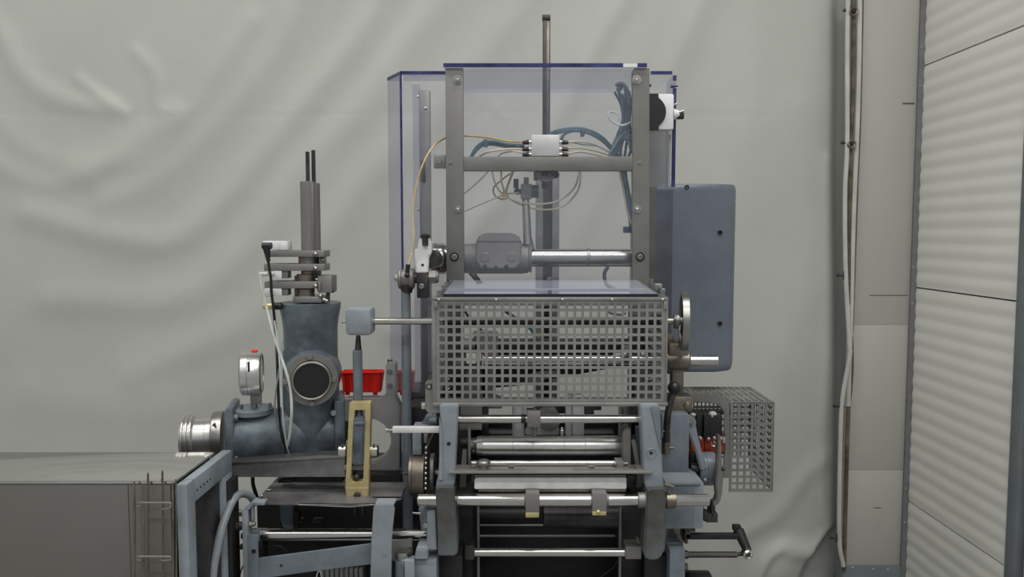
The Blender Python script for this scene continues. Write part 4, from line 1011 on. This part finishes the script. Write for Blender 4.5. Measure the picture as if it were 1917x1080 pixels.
# ================================================================= GUARD CAGE
YA, YZ = 2.02, 2.34
t = Thing('perforated_guard', 'box-shaped perforated steel guard with square holes and clear lid at the machine centre', 'guard')
gx0, gx1 = W(815, 660, YA).x, W(1246, 660, YA).x
gz1, gz0 = Wz(562, YA), Wz(752, YA)
t.part('front_sheet', 'guard_steel', perf((gx0, YA, gz0), (1, 0, 0), (0, 0, 1), gx1-gx0, gz1-gz0, 28, 12, .66, .0075, .004, -.002), angle=20)
t.part('side_sheet', 'guard_steel', perf((gx0, YA+.002, gz0), (0, 1, 0), (0, 0, 1), YZ-YA, gz1-gz0, 15, 12, .66, .006, .004, .002), angle=20)
t.part('side_sheet', 'guard_steel', perf((gx1, YA+.002, gz0), (0, 1, 0), (0, 0, 1), YZ-YA, gz1-gz0, 15, 12, .66, .006, .004, .002), angle=20)
e = .0085
fr = t.part('edge_frame', 'guard_steel', [wbox(gx0-e, YA-.004, gz1-.001, gx1+e*.6, YA+.010, gz1+.008, .002),
    wbox(gx0-e, YA-.004, gz0-.012, gx1+e*.6, YA+.010, gz0-.001, .003),
    wbox(gx0-e, YA-.003, gz0-.006, gx0+.001, YA+.008, gz1+.004, .003), wbox(gx1-.001, YA-.003, gz0-.006, gx1+e*.6, YA+.008, gz1+.004, .003),
    wbox(gx0-e, YA, gz1-.001, gx0, YZ, gz1+.008, .002), wbox(gx1, YA, gz1-.001, gx1+e*.6, YZ, gz1+.008, .002),
    wbox(gx0-e, YZ-.01, gz1-.001, gx1+e, YZ, gz1+.008, .002), wbox(gx0-e, YA, gz0-.012, gx0, YZ, gz0-.001, .002), wbox(gx1, YA, gz0-.012, gx1+e, YZ, gz0-.001, .002)])
t.each('weld_bead', 'chrome', [ball(u, 561, YA-.003, 3.2, 8) for u in (822, 929, 1053, 1146, 1241)], of=fr)
t.each('corner_boss', 'guard_steel', [box(812, 564, 819, 578, YA-.006, YA), box(1243, 564, 1250, 580, YA-.006, YA)], of=fr)
# clear lid slopes up towards the rear
def lid(bm):
    za = gz1+.010; zbk = Wz(528, YZ+.02); y0, y1 = YA+.004, YZ+.02
    a, b = W(830, 550, y0).x, W(1232, 550, y0).x
    prism([[Vector((a, y0, za)), Vector((b, y0, za)), Vector((b, y1, zbk)), Vector((a, y1, zbk))]], (0, 0, .006), 0)(bm)
ld = t.part('clear_lid', 'sheet_roof', lid)
t.part('top_flange', 'alu_light', [wbox(gx0, YA+.02, gz1-.016, gx1, YA+.022, gz1-.001, 0)], of=fr)
t.part('bottom_flange', 'guard_steel', [wbox(gx0, YA+.003, gz0+.003, gx1, YA+.035, gz0+.0045, 0)], of=fr)
a, b = W(830, 550, YA).x, W(1232, 550, YA).x
t.part('lid_edge', 'edge_dark', wbox(a, YA+.001, gz1+.0085, b, YA+.004, gz1+.016, 0), of=ld)
def scr(u, v, Y, r=5, h=11): return boltz(u, v, r, Y, h)
for u, v, Y in ((822, 555, YA+.006), (1029, 554, YA+.012), (1240, 553, YA+.006), (830, 545, YA+.10), (836, 539, YA+.19), (841, 533, YA+.28), (1028, 529, YZ), (1229, 545, YA+.12), (1219, 532, YZ-.02), (1222, 541, YA+.2)):
    t.part('lid_screw', 'steel', scr(u, v, Y, 4.5, 11))
t.each('hinge_block', 'steel', [box(1226, 531, 1240, 545, YA+.14, YA+.17, .002), box(1238, 540, 1246, 550, YA+.10, YA+.12, .002), cx(1238, 1243, 542, 3, YA+.13)])
t.done()
t = Thing('guard_hinge_plate', 'tan steel hinge plate with a round socket at the lower left of the guard', 'plate')
t.part('plate', 'guard_steel', [poly([(796, 716), (800, 712), (812, 711), (822, 700), (824, 755), (832, 762), (832, 773), (802, 773), (796, 766)], YA+.01, YA+.016, .001)])
t.part('socket', 'black', washy(803, 724, 6, YA+.01, .001))
t.part('socket_screw', 'chrome', sockety(803, 724, 3.8, YA+.009, .003))
t.each('pin', 'chrome', [cx(789, 797, 759, 7.5, YA+.03)])
t.done()

# ---- what the guard encloses
solo('grey_bearing_block', 'light grey bearing block seen through the upper left guard holes', 'block', 'alu', [poly([(884, 622), (932, 622), (932, 668), (915, 672), (900, 662), (888, 640)], YG+.04, YG+.09, .004), cx(862, 890, 645, 12, YG+.06)])
t = Thing('cross_beam', 'dark cross beam behind the middle rows of the guard', 'beam')
t.part('beam', 'dark', box(868, 638, 1216, 661, 2.30, 2.36, .002))
t.part('gusset', 'dark', poly([(925, 660), (925, 726), (975, 722), (1016, 712), (1060, 705), (1130, 692), (1150, 686), (1150, 660)], 2.37, 2.375, .001))
t.done()
t = Thing('cam_mechanism', 'dark stack of steel cams behind the left part of the guard', 'mechanism')
t.part('side_plate', 'dark_steel', box(826, 560, 868, 800, 2.42, 2.46, .002))
t.part('cam', 'dark_steel', cx(852, 872, 690, 30, 2.26))
t.part('lever', 'steel_plate', poly([(866, 682), (892, 682), (906, 752), (868, 752)], 2.28, 2.30, .002))
t.part('roller', 'brown_steel', cx(892, 902, 675, 22, 2.26))
t.part('bracket', 'steel_plate', poly([(896, 690), (925, 690), (925, 740), (940, 745), (940, 765), (896, 765)], 2.30, 2.33, .002))
t.part('spring', 'chrome', [tube([(840+3*math.sin(k*.9), 705+k*1.3, 2.24+.006*math.cos(k*.9)) for k in range(36)], 1.2, 6, n=2)])
t.part('foot_plate', 'alu', box(862, 758, 903, 800, 2.20, 2.24, .001))
t.part('spacer', 'dark', box(902, 690, 914, 815, 2.30, 2.34, .001))
t.done()
t = Thing('bearing_mechanism', 'dark bearing stack and bright pins behind the right part of the guard', 'mechanism')
t.part('side_plate', 'dark_steel', box(1178, 560, 1216, 800, 2.42, 2.46, .002))
t.part('outer_plate', 'dark', box(1196, 620, 1205, 790, 2.26, 2.34, .002))
t.part('bearing', 'steel_plate', cx(1164, 1180, 662, 16, 2.20))
t.each('pin', 'alu_light', [rod((1164, 664, 2.16), (1172, 664, 2.16), 5), rod((1200, 664, 2.16), (1206, 664, 2.16), 5)])
t.part('lever', 'steel_plate', poly([(1200, 690), (1216, 690), (1224, 750), (1200, 750)], 2.22, 2.25, .003))
t.part('coil', 'chrome', [tube([(1213+k*.5, 709+2.5*math.sin(k*1.2), 2.14+.005*math.cos(k*1.2)) for k in range(20)], 1, 6, n=2)])
t.each('small_block', 'dark_steel', [box(1222, 590, 1236, 615, 2.10, 2.13), box(1186, 590, 1200, 680, 2.24, 2.28), box(1176, 765, 1196, 775, 2.3, 2.34)])
t.done()
tb('teal_hose', 'dark teal hose slanting behind the middle of the guard', 'teal', [(946, 582, 2.36), (960, 592, 2.36), (985, 608, 2.36), (998, 622, 2.36), (1004, 645, 2.36)], 3.4)
tb('dark_hose', 'short dark pair of hoses behind the upper left of the guard', 'dark_steel', [(870, 580, 2.36), (876, 592, 2.36), (885, 606, 2.36), (905, 620, 2.36)], 2.4)
tb('pale_hose', 'pale curved hose behind the upper right of the guard', 'grey_rubber', [(1133, 575, 2.36), (1142, 585, 2.36), (1160, 589, 2.36), (1172, 586, 2.36)], 2.6)
solo('steel_lever_arm', 'slanting grey lever arm behind the guard right of its middle', 'arm', 'steel_plate', poly([(985, 702), (1012, 694), (1050, 692), (1050, 702), (1014, 712), (1000, 722), (990, 718)], 2.355, 2.365, .002))
# ================================================================= LOWER CENTRE
YF_ = 1.98
t = Thing('frame_arm', 'pale blue-grey cast side arm standing left of the rollers', 'arm')
t.part('arm_casting', 'blue_light', [poly([(823, 760), (858, 760), (853, 860), (852, 900), (848, 917), (816, 917), (817, 902), (820, 893), (826, 830)], YF_, YF_+.05, .003)])
t.part('bevel_face', 'blue_light', [poly([(822, 780), (828, 800), (830, 900), (820, 900), (822, 860)], YF_-.004, YF_+.01, .002)])
t.part('clamp_block', 'grimy', [poly([(815, 919), (818, 915), (850, 914), (857, 1000), (857, 1035), (852, 1041), (820, 1041), (817, 960)], YF_-.03, YF_+.05, .003)])
t.part('screw_hole', 'dark', [hexy(840, 830.5, 4, YF_, .001)])
t.done()
t = Thing('frame_arm', 'pale blue-grey cast side arm standing right of the rollers', 'arm')
t.part('arm_casting', 'blue_light', [poly([(1199, 760), (1236, 760), (1240, 870), (1242, 905), (1246, 918), (1210, 918), (1206, 900), (1204, 850)], YF_, YF_+.05, .003)])
t.part('shaded_flank', 'blue', [poly([(1217, 762), (1236, 762), (1239, 850), (1232, 830)], YF_-.003, YF_+.01, .002)])  # chamfer shade put in as a darker paint
t.part('clamp_block', 'grimy', [poly([(1211, 922), (1216, 918), (1246, 917), (1248, 1000), (1245, 1030), (1236, 1046), (1228, 1049), (1212, 1049), (1206, 1042), (1207, 1000)], YF_-.03, YF_+.05, .006)])
t.part('screw_ring', 'blue_light', laty(1219, 848, YF_, [(YF_-.002, 9), (YF_-.001, 9.8), (YF_, 9.8), (YF_, 8.6)], closed=True))
t.part('screw_hole', 'dark', [hexy(1219, 848, 3.4, YF_, .001)])
t.done()
solo('blue_mount_block', 'small pale blue block bolted left of the left frame arm', 'block', 'blue_light', [poly([(799, 958), (815, 956), (818, 1030), (799, 1030)], YF_-.015, YF_+.04, .002)])
t = Thing('grease_casting', 'small blue casting with grease nipple under the end of the front shaft', 'casting')
t.part('casting', 'blue', [rod((800, 952, YF_+.03), (800, 990, YF_+.03), 17, 18, 12), ball(800, 955, YF_+.03, 17)])
t.part('grease_nipple', 'steel', [rod((788, 961, YF_+.0), (772, 960, YF_+.0), 3, 10, 1.6), ball(774, 960, YF_, 2.4, 8)])
t.part('screw', 'chrome', sockety(796, 984, 5, YF_+.012, .006))
t.done()
t = Thing('chain_drum', 'tan round drum with a hanging ball chain and disc left of the left frame arm', 'drum')
YD = 2.10
t.part('drum', 'brown_steel', latx(888, YD, [(763, 0), (763, 35), (765, 38), (770.5, 38.5), (771, 37.5), (771.5, 38.5), (793, 38.5), (793, 0)], 40))
t.part('disc', 'steel_plate', latx(884, YD, [(804, 0), (804, 36), (811, 36), (811, 0)], 36))
t.part('hub', 'dark_steel', cx(792, 816, 886, 24, YD))
t.part('grease_nipple', 'dark_steel', [rod((763, 886, YD-.02), (752, 886, YD-.02), 4, 10, 1.5)])
t.part('shaft_stub', 'steel', cx(811, 824, 885, 8, YD))
ch = t.part('chain_ball', 'chrome', [ball(798, 838, YD-.058, 3.5, 10)])
for k in range(1, 9):
    t.part('chain_ball', 'chrome', [ball(798-.1*k, 838+k*9.6, YD-.058-.002*min(k, 5), 3.3, 10)])
t.part('chain_link', 'dark_steel', [rod((798, 838, YD-.055), (797, 916, YD-.062), 3.2, 8), rod((803, 840, YD-.05), (802, 915, YD-.05), 2.2, 8), rod((799, 838, YD-.05), (812, 812, YD-.04), 4, 10)])
t.done()
solo('blue_link_strap', 'short pale blue upright strap above the tan drum', 'strap', 'blue_light', [box(772, 798, 789, 852, YD-.01, YD+.0, .002), box(774, 796, 800, 800, YD-.01, YD+.03, .001)])
t = Thing('hexagon_bar', 'bright flat bar with small end pin left of the left frame arm', 'bar')
t.part('bar', 'white_alu', box(734, 799, 830, 811, 2.02, 2.035, .003))
t.each('pin', 'chrome', [cx(722, 727, 805, 4.5, 2.027), cx(726, 736, 805, 2.5, 2.027)])
t.done()
t = Thing('small_blue_casting', 'small blue casting with a nut between the rod and the left frame arm', 'casting')
t.part('casting', 'blue', [poly([(786, 797), (794, 790), (794, 782), (810, 780), (815, 786), (815, 797), (806, 802), (790, 802)], 2.10, 2.16, .004)])
t.part('nut', 'blue_light', [cx(804, 817, 788, 6, 2.10)])
t.each('stud', 'steel_plate', [cz(798, 812, 828, 5, 2.07)])
t.done()
# ---- shafts and rollers between the arms
def shaft(name, label, u0, u1, v, r, Y, m='chrome'): return solo(name, label, 'shaft', m, cx(u0, u1, v, r, Y))
t = Thing('tie_shaft', 'polished tie shaft just under the perforated guard with a square grey block', 'shaft')
t.part('shaft', 'chrome', cx(858, 1200, 784, 8, 2.03))
t.part('groove', 'dark_steel', [cx(975, 985, 784, 8.4, 2.03)])
t.part('square_block', 'steel_plate', box(987, 771, 1012, 800, 2.0, 2.05, .001))
t.part('block_pin', 'steel_plate', cz(1001, 762, 815, 3.4, 2.03))
t.part('block_foot', 'steel_plate', box(984, 800, 1012, 814, 2.035, 2.05, .001))
t.done()
t = Thing('large_roller', 'large segmented polished roller between the two frame arms', 'roller')
YRl = 2.10
pr = [(892, 0), (892, 17.5)]
for a in (903, 960, 998, 1057, 1097):
    pr += [(a-.6, 18.6), (a, 18.0), (a+.6, 18.6)]
pr += [(1162, 18.6), (1165, 17.5), (1165, 0)]
t.part('shell', 'roller', latx(834, YRl, pr, 48))
t.part('journal', 'steel', latx(834, YRl, [(880, 0), (880, 15), (888, 15), (893, 17), (893, 0)], 30))
t.part('journal', 'dark_steel', cx(1165, 1172, 834, 13, YRl))
t.each('bearing_nut', 'dark_steel', [cx(862, 880, 828, 10, YRl), ball(886, 845, YRl-.03, 5, 10)])
t.done()
solo('thin_plate', 'narrow upright steel plate at the left end of the large roller', 'plate', 'steel_plate', box(876, 791, 881, 884, 2.04, 2.048, .001))
solo('round_top_plate', 'upright round-topped steel plate at the right end of the large roller', 'plate', 'alu', poly([(1166, 812), (1168, 804), (1172, 801), (1179, 801), (1181, 806), (1181, 870), (1184, 882), (1166, 882)], 2.04, 2.09, .002))
solo('flat_link', 'slanted flat link left of the large roller', 'link', 'alu', poly([(866, 842), (874, 842), (872, 912), (860, 912), (862, 880)], 2.05, 2.06, .001))
solo('flat_link', 'slanted flat link right of the large roller', 'link', 'alu', poly([(1182, 826), (1190, 824), (1200, 880), (1202, 912), (1193, 912), (1190, 870)], 2.04, 2.06, .001))
solo('narrow_plate', 'narrow blue plate just inside the right frame arm', 'plate', 'blue', box(1191, 801, 1203, 912, 2.07, 2.10, .002))
t = Thing('thin_guide_rod', 'thin polished guide rod right below the large roller', 'rod')
t.part('rod', 'chrome', cx(882, 1152, 867, 5.5, 2.02))
t.part('end_clamp', 'steel_plate', [box(1153, 864, 1168, 880, 2.0, 2.04, .002), ball(1152, 868, 2.0, 4, 10), cx(1150, 1176, 868, 3.5, 2.02)])
t.done()
t = Thing('guide_plate', 'long flat steel guide plate with bolts in front of the rollers', 'plate')
za = W(1000, 886, 1.965).z; xq0, xq1 = W(839, 886, 1.965).x, W(1222, 886, 1.965).x
t.part('plate', 'alu', wbox(xq0, 1.965, za-.002, xq1, 2.03, za+.0035, .002))
t.each('spring_strip', 'steel_plate', [wbox(W(865, 886, 1.97).x, 1.98, za+.0035, W(985, 886, 1.97).x, 2.01, za+.005, .0005), wbox(W(1075, 886, 1.97).x, 1.98, za+.0035, W(1195, 886, 1.97).x, 2.01, za+.005, .0005)])
for u in (885, 957, 1107, 1185):
    t.part('bolt', 'brown_steel', [boltz(u, 881, 6.5, 1.995, 9)])
t.part('wing_knob', 'steel', [latz(905, 1.99, [(881, 0), (881, 8), (872, 8), (869, 13), (864, 14), (861, 10), (861, 0)], 8, 870)])
t.done()
t = Thing('pressure_bar', 'pale worn metal pressure bar under the guide plate', 'bar')
t.part('bar', 'white_alu', [poly([(888, 897), (892, 894), (1173, 894), (1173, 916), (888, 916)], 1.985, 2.02, .002)])
t.part('top_strip', 'steel_plate', [box(889, 889, 1172, 893, 1.99, 2.02, .0008)])
t.each('end_bracket', 'dark_steel', [box(882, 888, 890, 905, 2.0, 2.03), box(1160, 880, 1166, 892, 2.0, 2.03), box(1173, 890, 1190, 912, 2.03, 2.06)])
t.part('under_strip', 'brown_steel', box(895, 916, 1172, 921, 1.99, 2.02, .001))
t.done()
t = Thing('main_shaft', 'thick polished main shaft running through both frame arms at the front', 'shaft')
YM = 1.975
t.part('shaft', 'chrome', latx(936, YM, [(778, 0), (778, 9.5), (781, 11.5), (1333, 11.5), (1335, 10), (1335, 0)], 36))
t.part('collar', 'steel_plate', [cx(1194, 1209, 936, 15, YM)])
t.part('collar', 'brown_steel', [cx(1246, 1264, 936, 15.5, YM)])
t.part('wing_screw', 'brown_steel', [rod((1252, 925, YM-.01), (1252, 914, YM-.01), 3, 8), rod((1244, 906, YM-.01), (1262, 912, YM-.01), 4.5, 10, 3)])
t.each('shaft_clamp', 'alu', [box(984, 922, 1010, 969, YM-.024, YM+.02, .003), cx(981, 986, 936, 13, YM)])
t.each('shaft_clamp', 'alu', [box(1109, 922, 1136, 965, YM-.024, YM+.02, .003), cx(1134, 1139, 936, 13, YM)])
t.each('clamp_foot', 'brass', [box(984, 960, 1009, 969, YM-.026, YM-.01, .001)])
t.each('clamp_foot', 'brass', [box(1109, 958, 1135, 965, YM-.026, YM-.01, .001), ball(1120, 958, YM-.027, 4, 10)])
t.done()
shaft('thin_rod', 'thin bright rod just above the front main shaft', 856, 1205, 926, 2.8, 2.035)
shaft('cross_rod', 'polished cross rod low down between two dark end blocks', 886, 1173, 1033.5, 8.5, 2.05, 'chrome')
solo('square_block', 'dark square end block at the left end of the low cross rod', 'block', 'dark_steel', box(870, 1021, 888, 1048, 2.03, 2.08, .002))
solo('square_block', 'grey end block at the right end of the low cross rod', 'block', 'steel_plate', [box(1171, 1023, 1201, 1047, 2.03, 2.08, .002), poly([(1190, 1005), (1194, 1005), (1202, 1022), (1198, 1024)], 2.04, 2.05, .001)])
shaft('dim_rod', 'dim thin rod behind the low cross rod', 898, 1160, 1003, 2.8, 2.3, 'steel_plate')
shaft('dark_tube', 'dark blue-black tube behind the front main shaft on the left', 896, 985, 961, 11, 2.2, 'dark')
shaft('grey_drum', 'dull grey drum behind the front main shaft on the right', 1017, 1160, 966, 22, 2.18, 'dark_steel')
shaft('short_rod', 'short dim rod below the dark tube', 898, 1030, 983, 2, 2.24, 'steel_plate')
solo('tall_thin_plate', 'thin tall upright strip at the left inside the machine', 'strip', 'steel_plate', box(893, 948, 898, 1200, 2.10, 2.115, .001))
solo('tall_thin_plate', 'thin tall upright strip at the right inside the machine', 'strip', 'steel_plate', box(1158, 948, 1163, 1200, 2.10, 2.115, .001))
solo('flat_tie_bar', 'dark bar behind the left thin plate, above the large roller', 'bar', 'steel_plate', box(860, 794, 902, 805, 2.13, 2.15, .001))
# parts seen between guard and large roller
t = Thing('shaft_collar_row', 'row of bright collars and blocks behind the upper tie shaft', 'collars')
t.part('collar', 'alu_light', latz(970, 2.2, [(815, 0), (815, 11.5), (760, 11.5), (760, 0)], 24, 790))
t.part('collar', 'alu_light', cz(983, 760, 775, 3.5, 2.2))
t.part('collar', 'alu_light', box(1059, 740, 1071, 815, 2.2, 2.24, .002))
t.part('collar', 'alu_light', box(1072, 740, 1094, 815, 2.19, 2.24, .003))
t.part('round_disc', 'steel_plate', cy(1028, 786, 22, 2.22, 2.26))
t.part('round_disc_seat', 'alu_light', poly([(1012, 795), (1046, 795), (1046, 814), (1012, 814)], 2.25, 2.28, .001))
t.each('screw', 'chrome', [cz(1052, 804, 814, 4.2, 2.12), cz(1052, 800, 804, 2.5, 2.12)])
t.each('dark_plate', 'dark_steel', [box(1012, 760, 1058, 774, 2.27, 2.29), box(1094, 758, 1126, 768, 2.2, 2.24), box(1094, 766, 1112, 776, 2.2, 2.24), box(902, 758, 914, 800, 2.2, 2.24)])
t.each('upright_rod', 'steel_plate', [box(1158, 758, 1163, 815, 2.2, 2.21), box(1173, 758, 1177, 780, 2.24, 2.25)])
t.part('block', 'dark_steel', [box(1178, 758, 1198, 815, 2.2, 2.3, .002)])
t.done()
# ---- machine body behind; near-black colour holds deep-interior shade as well as grease
t = Thing('machinery', 'dark machine body and base housing in shadow behind the rollers', 'body')
zb_ = Wz(794, 2.36)
xA, xB = W(862, 900, 2.36).x, W(1235, 900, 2.36).x
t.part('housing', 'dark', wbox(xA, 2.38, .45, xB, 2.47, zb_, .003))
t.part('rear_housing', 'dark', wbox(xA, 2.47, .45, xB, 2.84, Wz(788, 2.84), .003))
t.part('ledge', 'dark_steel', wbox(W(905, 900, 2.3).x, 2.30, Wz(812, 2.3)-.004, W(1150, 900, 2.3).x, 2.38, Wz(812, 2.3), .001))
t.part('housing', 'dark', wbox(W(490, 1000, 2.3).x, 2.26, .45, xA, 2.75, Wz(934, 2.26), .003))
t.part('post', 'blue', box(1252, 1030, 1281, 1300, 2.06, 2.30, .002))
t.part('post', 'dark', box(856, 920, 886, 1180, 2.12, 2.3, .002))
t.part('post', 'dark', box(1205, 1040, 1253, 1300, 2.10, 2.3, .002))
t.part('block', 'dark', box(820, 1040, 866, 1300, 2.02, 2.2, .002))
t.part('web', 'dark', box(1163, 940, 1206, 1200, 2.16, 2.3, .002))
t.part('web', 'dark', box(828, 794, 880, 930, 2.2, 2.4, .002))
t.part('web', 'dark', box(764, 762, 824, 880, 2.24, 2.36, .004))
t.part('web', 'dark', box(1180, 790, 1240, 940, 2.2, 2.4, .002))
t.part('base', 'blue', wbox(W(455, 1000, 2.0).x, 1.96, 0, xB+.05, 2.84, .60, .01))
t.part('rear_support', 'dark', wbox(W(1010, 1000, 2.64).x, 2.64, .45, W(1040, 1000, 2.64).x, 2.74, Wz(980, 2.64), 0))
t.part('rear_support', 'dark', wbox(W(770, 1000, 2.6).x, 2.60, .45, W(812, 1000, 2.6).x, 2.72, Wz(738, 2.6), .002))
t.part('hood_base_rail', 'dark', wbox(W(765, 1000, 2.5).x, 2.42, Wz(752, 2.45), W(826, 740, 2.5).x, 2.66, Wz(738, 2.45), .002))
t.done()
tb('dark_cable', 'dark cable curving in the shadow at the lower right inside the machine', 'black', [(1110, 1110, 2.2), (1125, 1080, 2.2), (1150, 1060, 2.2), (1168, 1030, 2.2)], 2)

# ================================================================= RIGHT SIDE
t = Thing('blue_gear_housing', 'blue-grey gear housing plate right of the right frame arm', 'housing')
t.part('side_plate', 'blue', [box(1238, 776, 1290, 900, 2.16, 2.22, .003)])
t.each('neck', 'dark_steel', [box(1240, 898, 1252, 915, 2.2, 2.24), cz(1270, 880, 915, 9, 2.24)])
t.each('stud', 'steel_plate', [cx(1253, 1260, 838, 3.5, 2.14)])
t.part('lower_box', 'blue', [box(1240, 903, 1300, 990, 2.08, 2.2, .0025)])
t.part('lower_box', 'blue_light', [box(1299, 904, 1317, 990, 2.08, 2.2, .0025)])
t.part('top_face_plate', 'blue_light', [box(1246, 902, 1312, 908, 2.075, 2.2, .001)])
t.each('foot_bracket', 'dark_steel', [box(1282, 990, 1302, 996, 2.1, 2.16), box(1282, 996, 1293, 1008, 2.1, 2.16), box(1282, 1008, 1288, 1018, 2.1, 2.16)])
t.done()
t = Thing('blue_crank_lever', 'blue-grey tapered crank lever with pivot bolt on the right side', 'lever')
yv = 2.17
L = [(1292+12*math.cos(a), 792+12*math.sin(a)) for a in [R(180+200*i/12) for i in range(13)]]
t.part('lever', 'blue_light', poly(L+[(1306, 812), (1314, 845), (1324, 872), (1322, 880), (1312, 882), (1303, 848), (1290, 812), (1281, 800)], yv, yv+.02, .004))
t.part('pivot_bolt', 'steel_plate', [washy(1292, 792, 7.5, yv, .003), hexy(1292, 792, 5, yv-.003, .003)])
t.done()
t = Thing('brake_drum', 'blue-grey round drum below the terminal strip with dark hub', 'drum')
t.part('drum', 'blue', latx(877, 2.22, [(1311, 0), (1311, 29), (1313, 31), (1325, 31.5), (1325.5, 30.8), (1326, 31.5), (1342, 31.5), (1346, 29), (1346, 0)], 36))
t.part('hub', 'dark_steel', cx(1292, 1312, 876, 10, 2.2))
t.part('bolt', 'steel_plate', [ball(1320, 899, 2.16, 5, 12)])
t.part('rear_shield', 'dark', box(1292, 850, 1312, 912, 2.24, 2.27, .002))
t.done()
t = Thing('curved_brake_arm', 'curved dark grey arm hooking down round the right of the drum', 'arm')
t.part('arm', 'steel_plate', [poly([(1345, 815), (1350, 815), (1352, 870), (1356, 878), (1352, 925), (1348, 941), (1340, 948), (1330, 946), (1330, 942), (1338, 940), (1342, 930), (1340, 905), (1343, 876)], 2.14, 2.17, .003)])
t.each('pin', 'dark_steel', [ball(1354, 878, 2.14, 4, 10), box(1332, 940, 1336, 966, 2.12, 2.14, .001)])
t.part('stop_block', 'dark_steel', [box(1322, 962, 1344, 978, 2.12, 2.16, .001), box(1318, 958, 1324, 976, 2.12, 2.16, .001), box(1326, 940, 1339, 964, 2.145, 2.16, .001)])
t.done()
t = Thing('terminal_strip', 'two black contactor blocks above a red-orange terminal strip', 'terminals')
t.part('contactor', 'black', box(1318, 778, 1352, 819, 2.24, 2.28, .001))
t.part('contactor', 'black', box(1304, 776, 1316, 819, 2.25, 2.28, .001))
t.each('terminal_block', 'orange', [box(1293, 818, 1319, 846, 2.26, 2.29, .001), box(1320, 818, 1356, 846, 2.255, 2.29, .001)], label='red-orange terminal block')
for u, v in ((1312, 821), (1327, 822), (1338, 820), (1350, 821)):
    t.part('terminal_screw', 'alu_light', [laty(u, v, 2.235, [(2.236, 0), (2.236, 1.2), (2.233, 1.6), (2.235, 2.8), (2.255, 2.8), (2.255, 0)], 12)])
t.each('lamp_cap', 'strip', [ball(1334, 775, 2.255, 8, 16, .7), ball(1297, 776, 2.25, 6, 12, .6)])
t.part('spring_clip', 'chrome', [tube([(1331, 826, 2.24), (1333, 834, 2.24), (1338, 834, 2.24), (1338, 828, 2.24), (1335, 826, 2.24)], 1.3, 6), box(1353, 818, 1358, 830, 2.25, 2.26)])
t.part('clip_screw', 'chrome', sockety(1333.5, 779, 2.6, 2.24, .003))
t.part('mounting_rail', 'dark_steel', box(1292, 812, 1358, 850, 2.285, 2.30, .001))
t.done()
# perforated side cage
t = Thing('perforated_side_cage', 'small perforated steel cage with bent strap at the right end of the machine', 'guard')
yc0, yc1 = 2.42, 2.66
ax0, ax1 = W(1368, 830, yc0).x, W(1447, 830, yc0).x
az1, az0 = Wz(753, yc0), Wz(919, yc0)
t.part('front_sheet', 'guard_steel', perf((ax0, yc0, az0), (1, 0, 0), (0, 0, 1), ax1-ax0, az1-az0, 6, 13, .62, .002, .003, -.0015), angle=20)
t.part('side_sheet', 'guard_steel', perf((ax1, yc0, az0), (0, 1, 0), (0, 0, 1), yc1-yc0, az1-az0, 11, 13, .62, .003, .003, .0015), angle=20)
t.part('top_sheet', 'guard_steel', perf((W(1296, 830, yc0).x, yc0, az1), (1, 0, 0), (0, 1, 0), ax1-W(1296, 830, yc0).x, yc1-yc0, 12, 11, .62, .003, .003, .0015), angle=20)
bx0 = W(1296, 830, yc1).x
t.part('rear_sheet', 'guard_steel', perf((bx0, yc1, Wz(898, yc0)), (1, 0, 0), (0, 0, 1), ax1-bx0, az1-Wz(898, yc0), 14, 11, .62, .002, .003, -.0015), angle=20)
t.part('edge_wire', 'guard_steel', [wbox(ax0-.003, yc0-.002, az0-.003, ax1+.002, yc0+.002, az0, .001), wbox(ax1, yc0-.002, az0, ax1+.003, yc0+.003, az1, .001), wbox(ax0-.003, yc0-.002, az0, ax0, yc0+.002, az1, .001), wbox(W(1296, 830, yc0).x, yc0-.002, az1-.001, ax1+.002, yc0+.003, az1+.002, .001)])
t.part('mounting_arm', 'dark_steel', box(1262, 770, 1372, 776, 2.60, 2.64, .001))
t.part('mounting_leg', 'dark_steel', wbox(W(1262, 900, 2.6).x, 2.60, 0, W(1272, 900, 2.6).x, 2.64, Wz(772, 2.6), .001))
t.part('bent_strap', 'steel_plate', [poly([(1282, 738), (1300, 738), (1345, 741), (1360, 746), (1366, 757), (1366, 895), (1354, 895), (1355, 770), (1345, 757), (1300, 752), (1282, 750)], yc0-.03, yc0-.024, .002)])
t.done()
t = Thing('hand_crank', 'black hand crank of two bars joined by a slanted grip at the lower right', 'crank')
t.part('upper_bar', 'dark', box(1284, 1000, 1384, 1010, 2.10, 2.115, .001))
t.part('lower_bar', 'dark_steel', [cx(1286, 1380, 1038, 5.8, 2.10, seg=6), cx(1378, 1398, 1037, 4, 2.1)])
t.part('lock_nut', 'dark_steel', [cx(1281, 1288, 1038, 8, 2.1, seg=6)])
t.part('grip', 'black', [rod((1382, 992, 2.12), (1400, 1032, 2.09), 10.5, 20, 8), box(1374, 985, 1388, 995, 2.11, 2.13, .001)])
t.part('end_knob', 'chrome', laty(1399, 1036, 2.08, [(2.086, 0), (2.086, 3), (2.072, 4), (2.068, 6), (2.072, 9), (2.09, 10), (2.09, 0)], 24))
t.done()
solo('side_bolt', 'dark hexagon bolt on the right flank below the hand crank', 'bolt', 'dark_steel', cx(1281, 1287, 1062, 8, 2.12, seg=6))
t = Thing('dark_round_motor', 'top of a dark round motor peeking up at the lower right edge', 'motor')
t.part('motor_drum', 'black', latx(1104, 2.2, [(1296, 0), (1296, 33), (1300, 36), (1338, 36), (1341, 33), (1341, 0)], 36))
t.part('mount', 'dark_steel', wbox(W(1278, 1100, 2.2).x, 2.12, 0, W(1338, 1100, 2.2).x, 2.28, W(1320, 1115, 2.2).z, .003))
t.done()
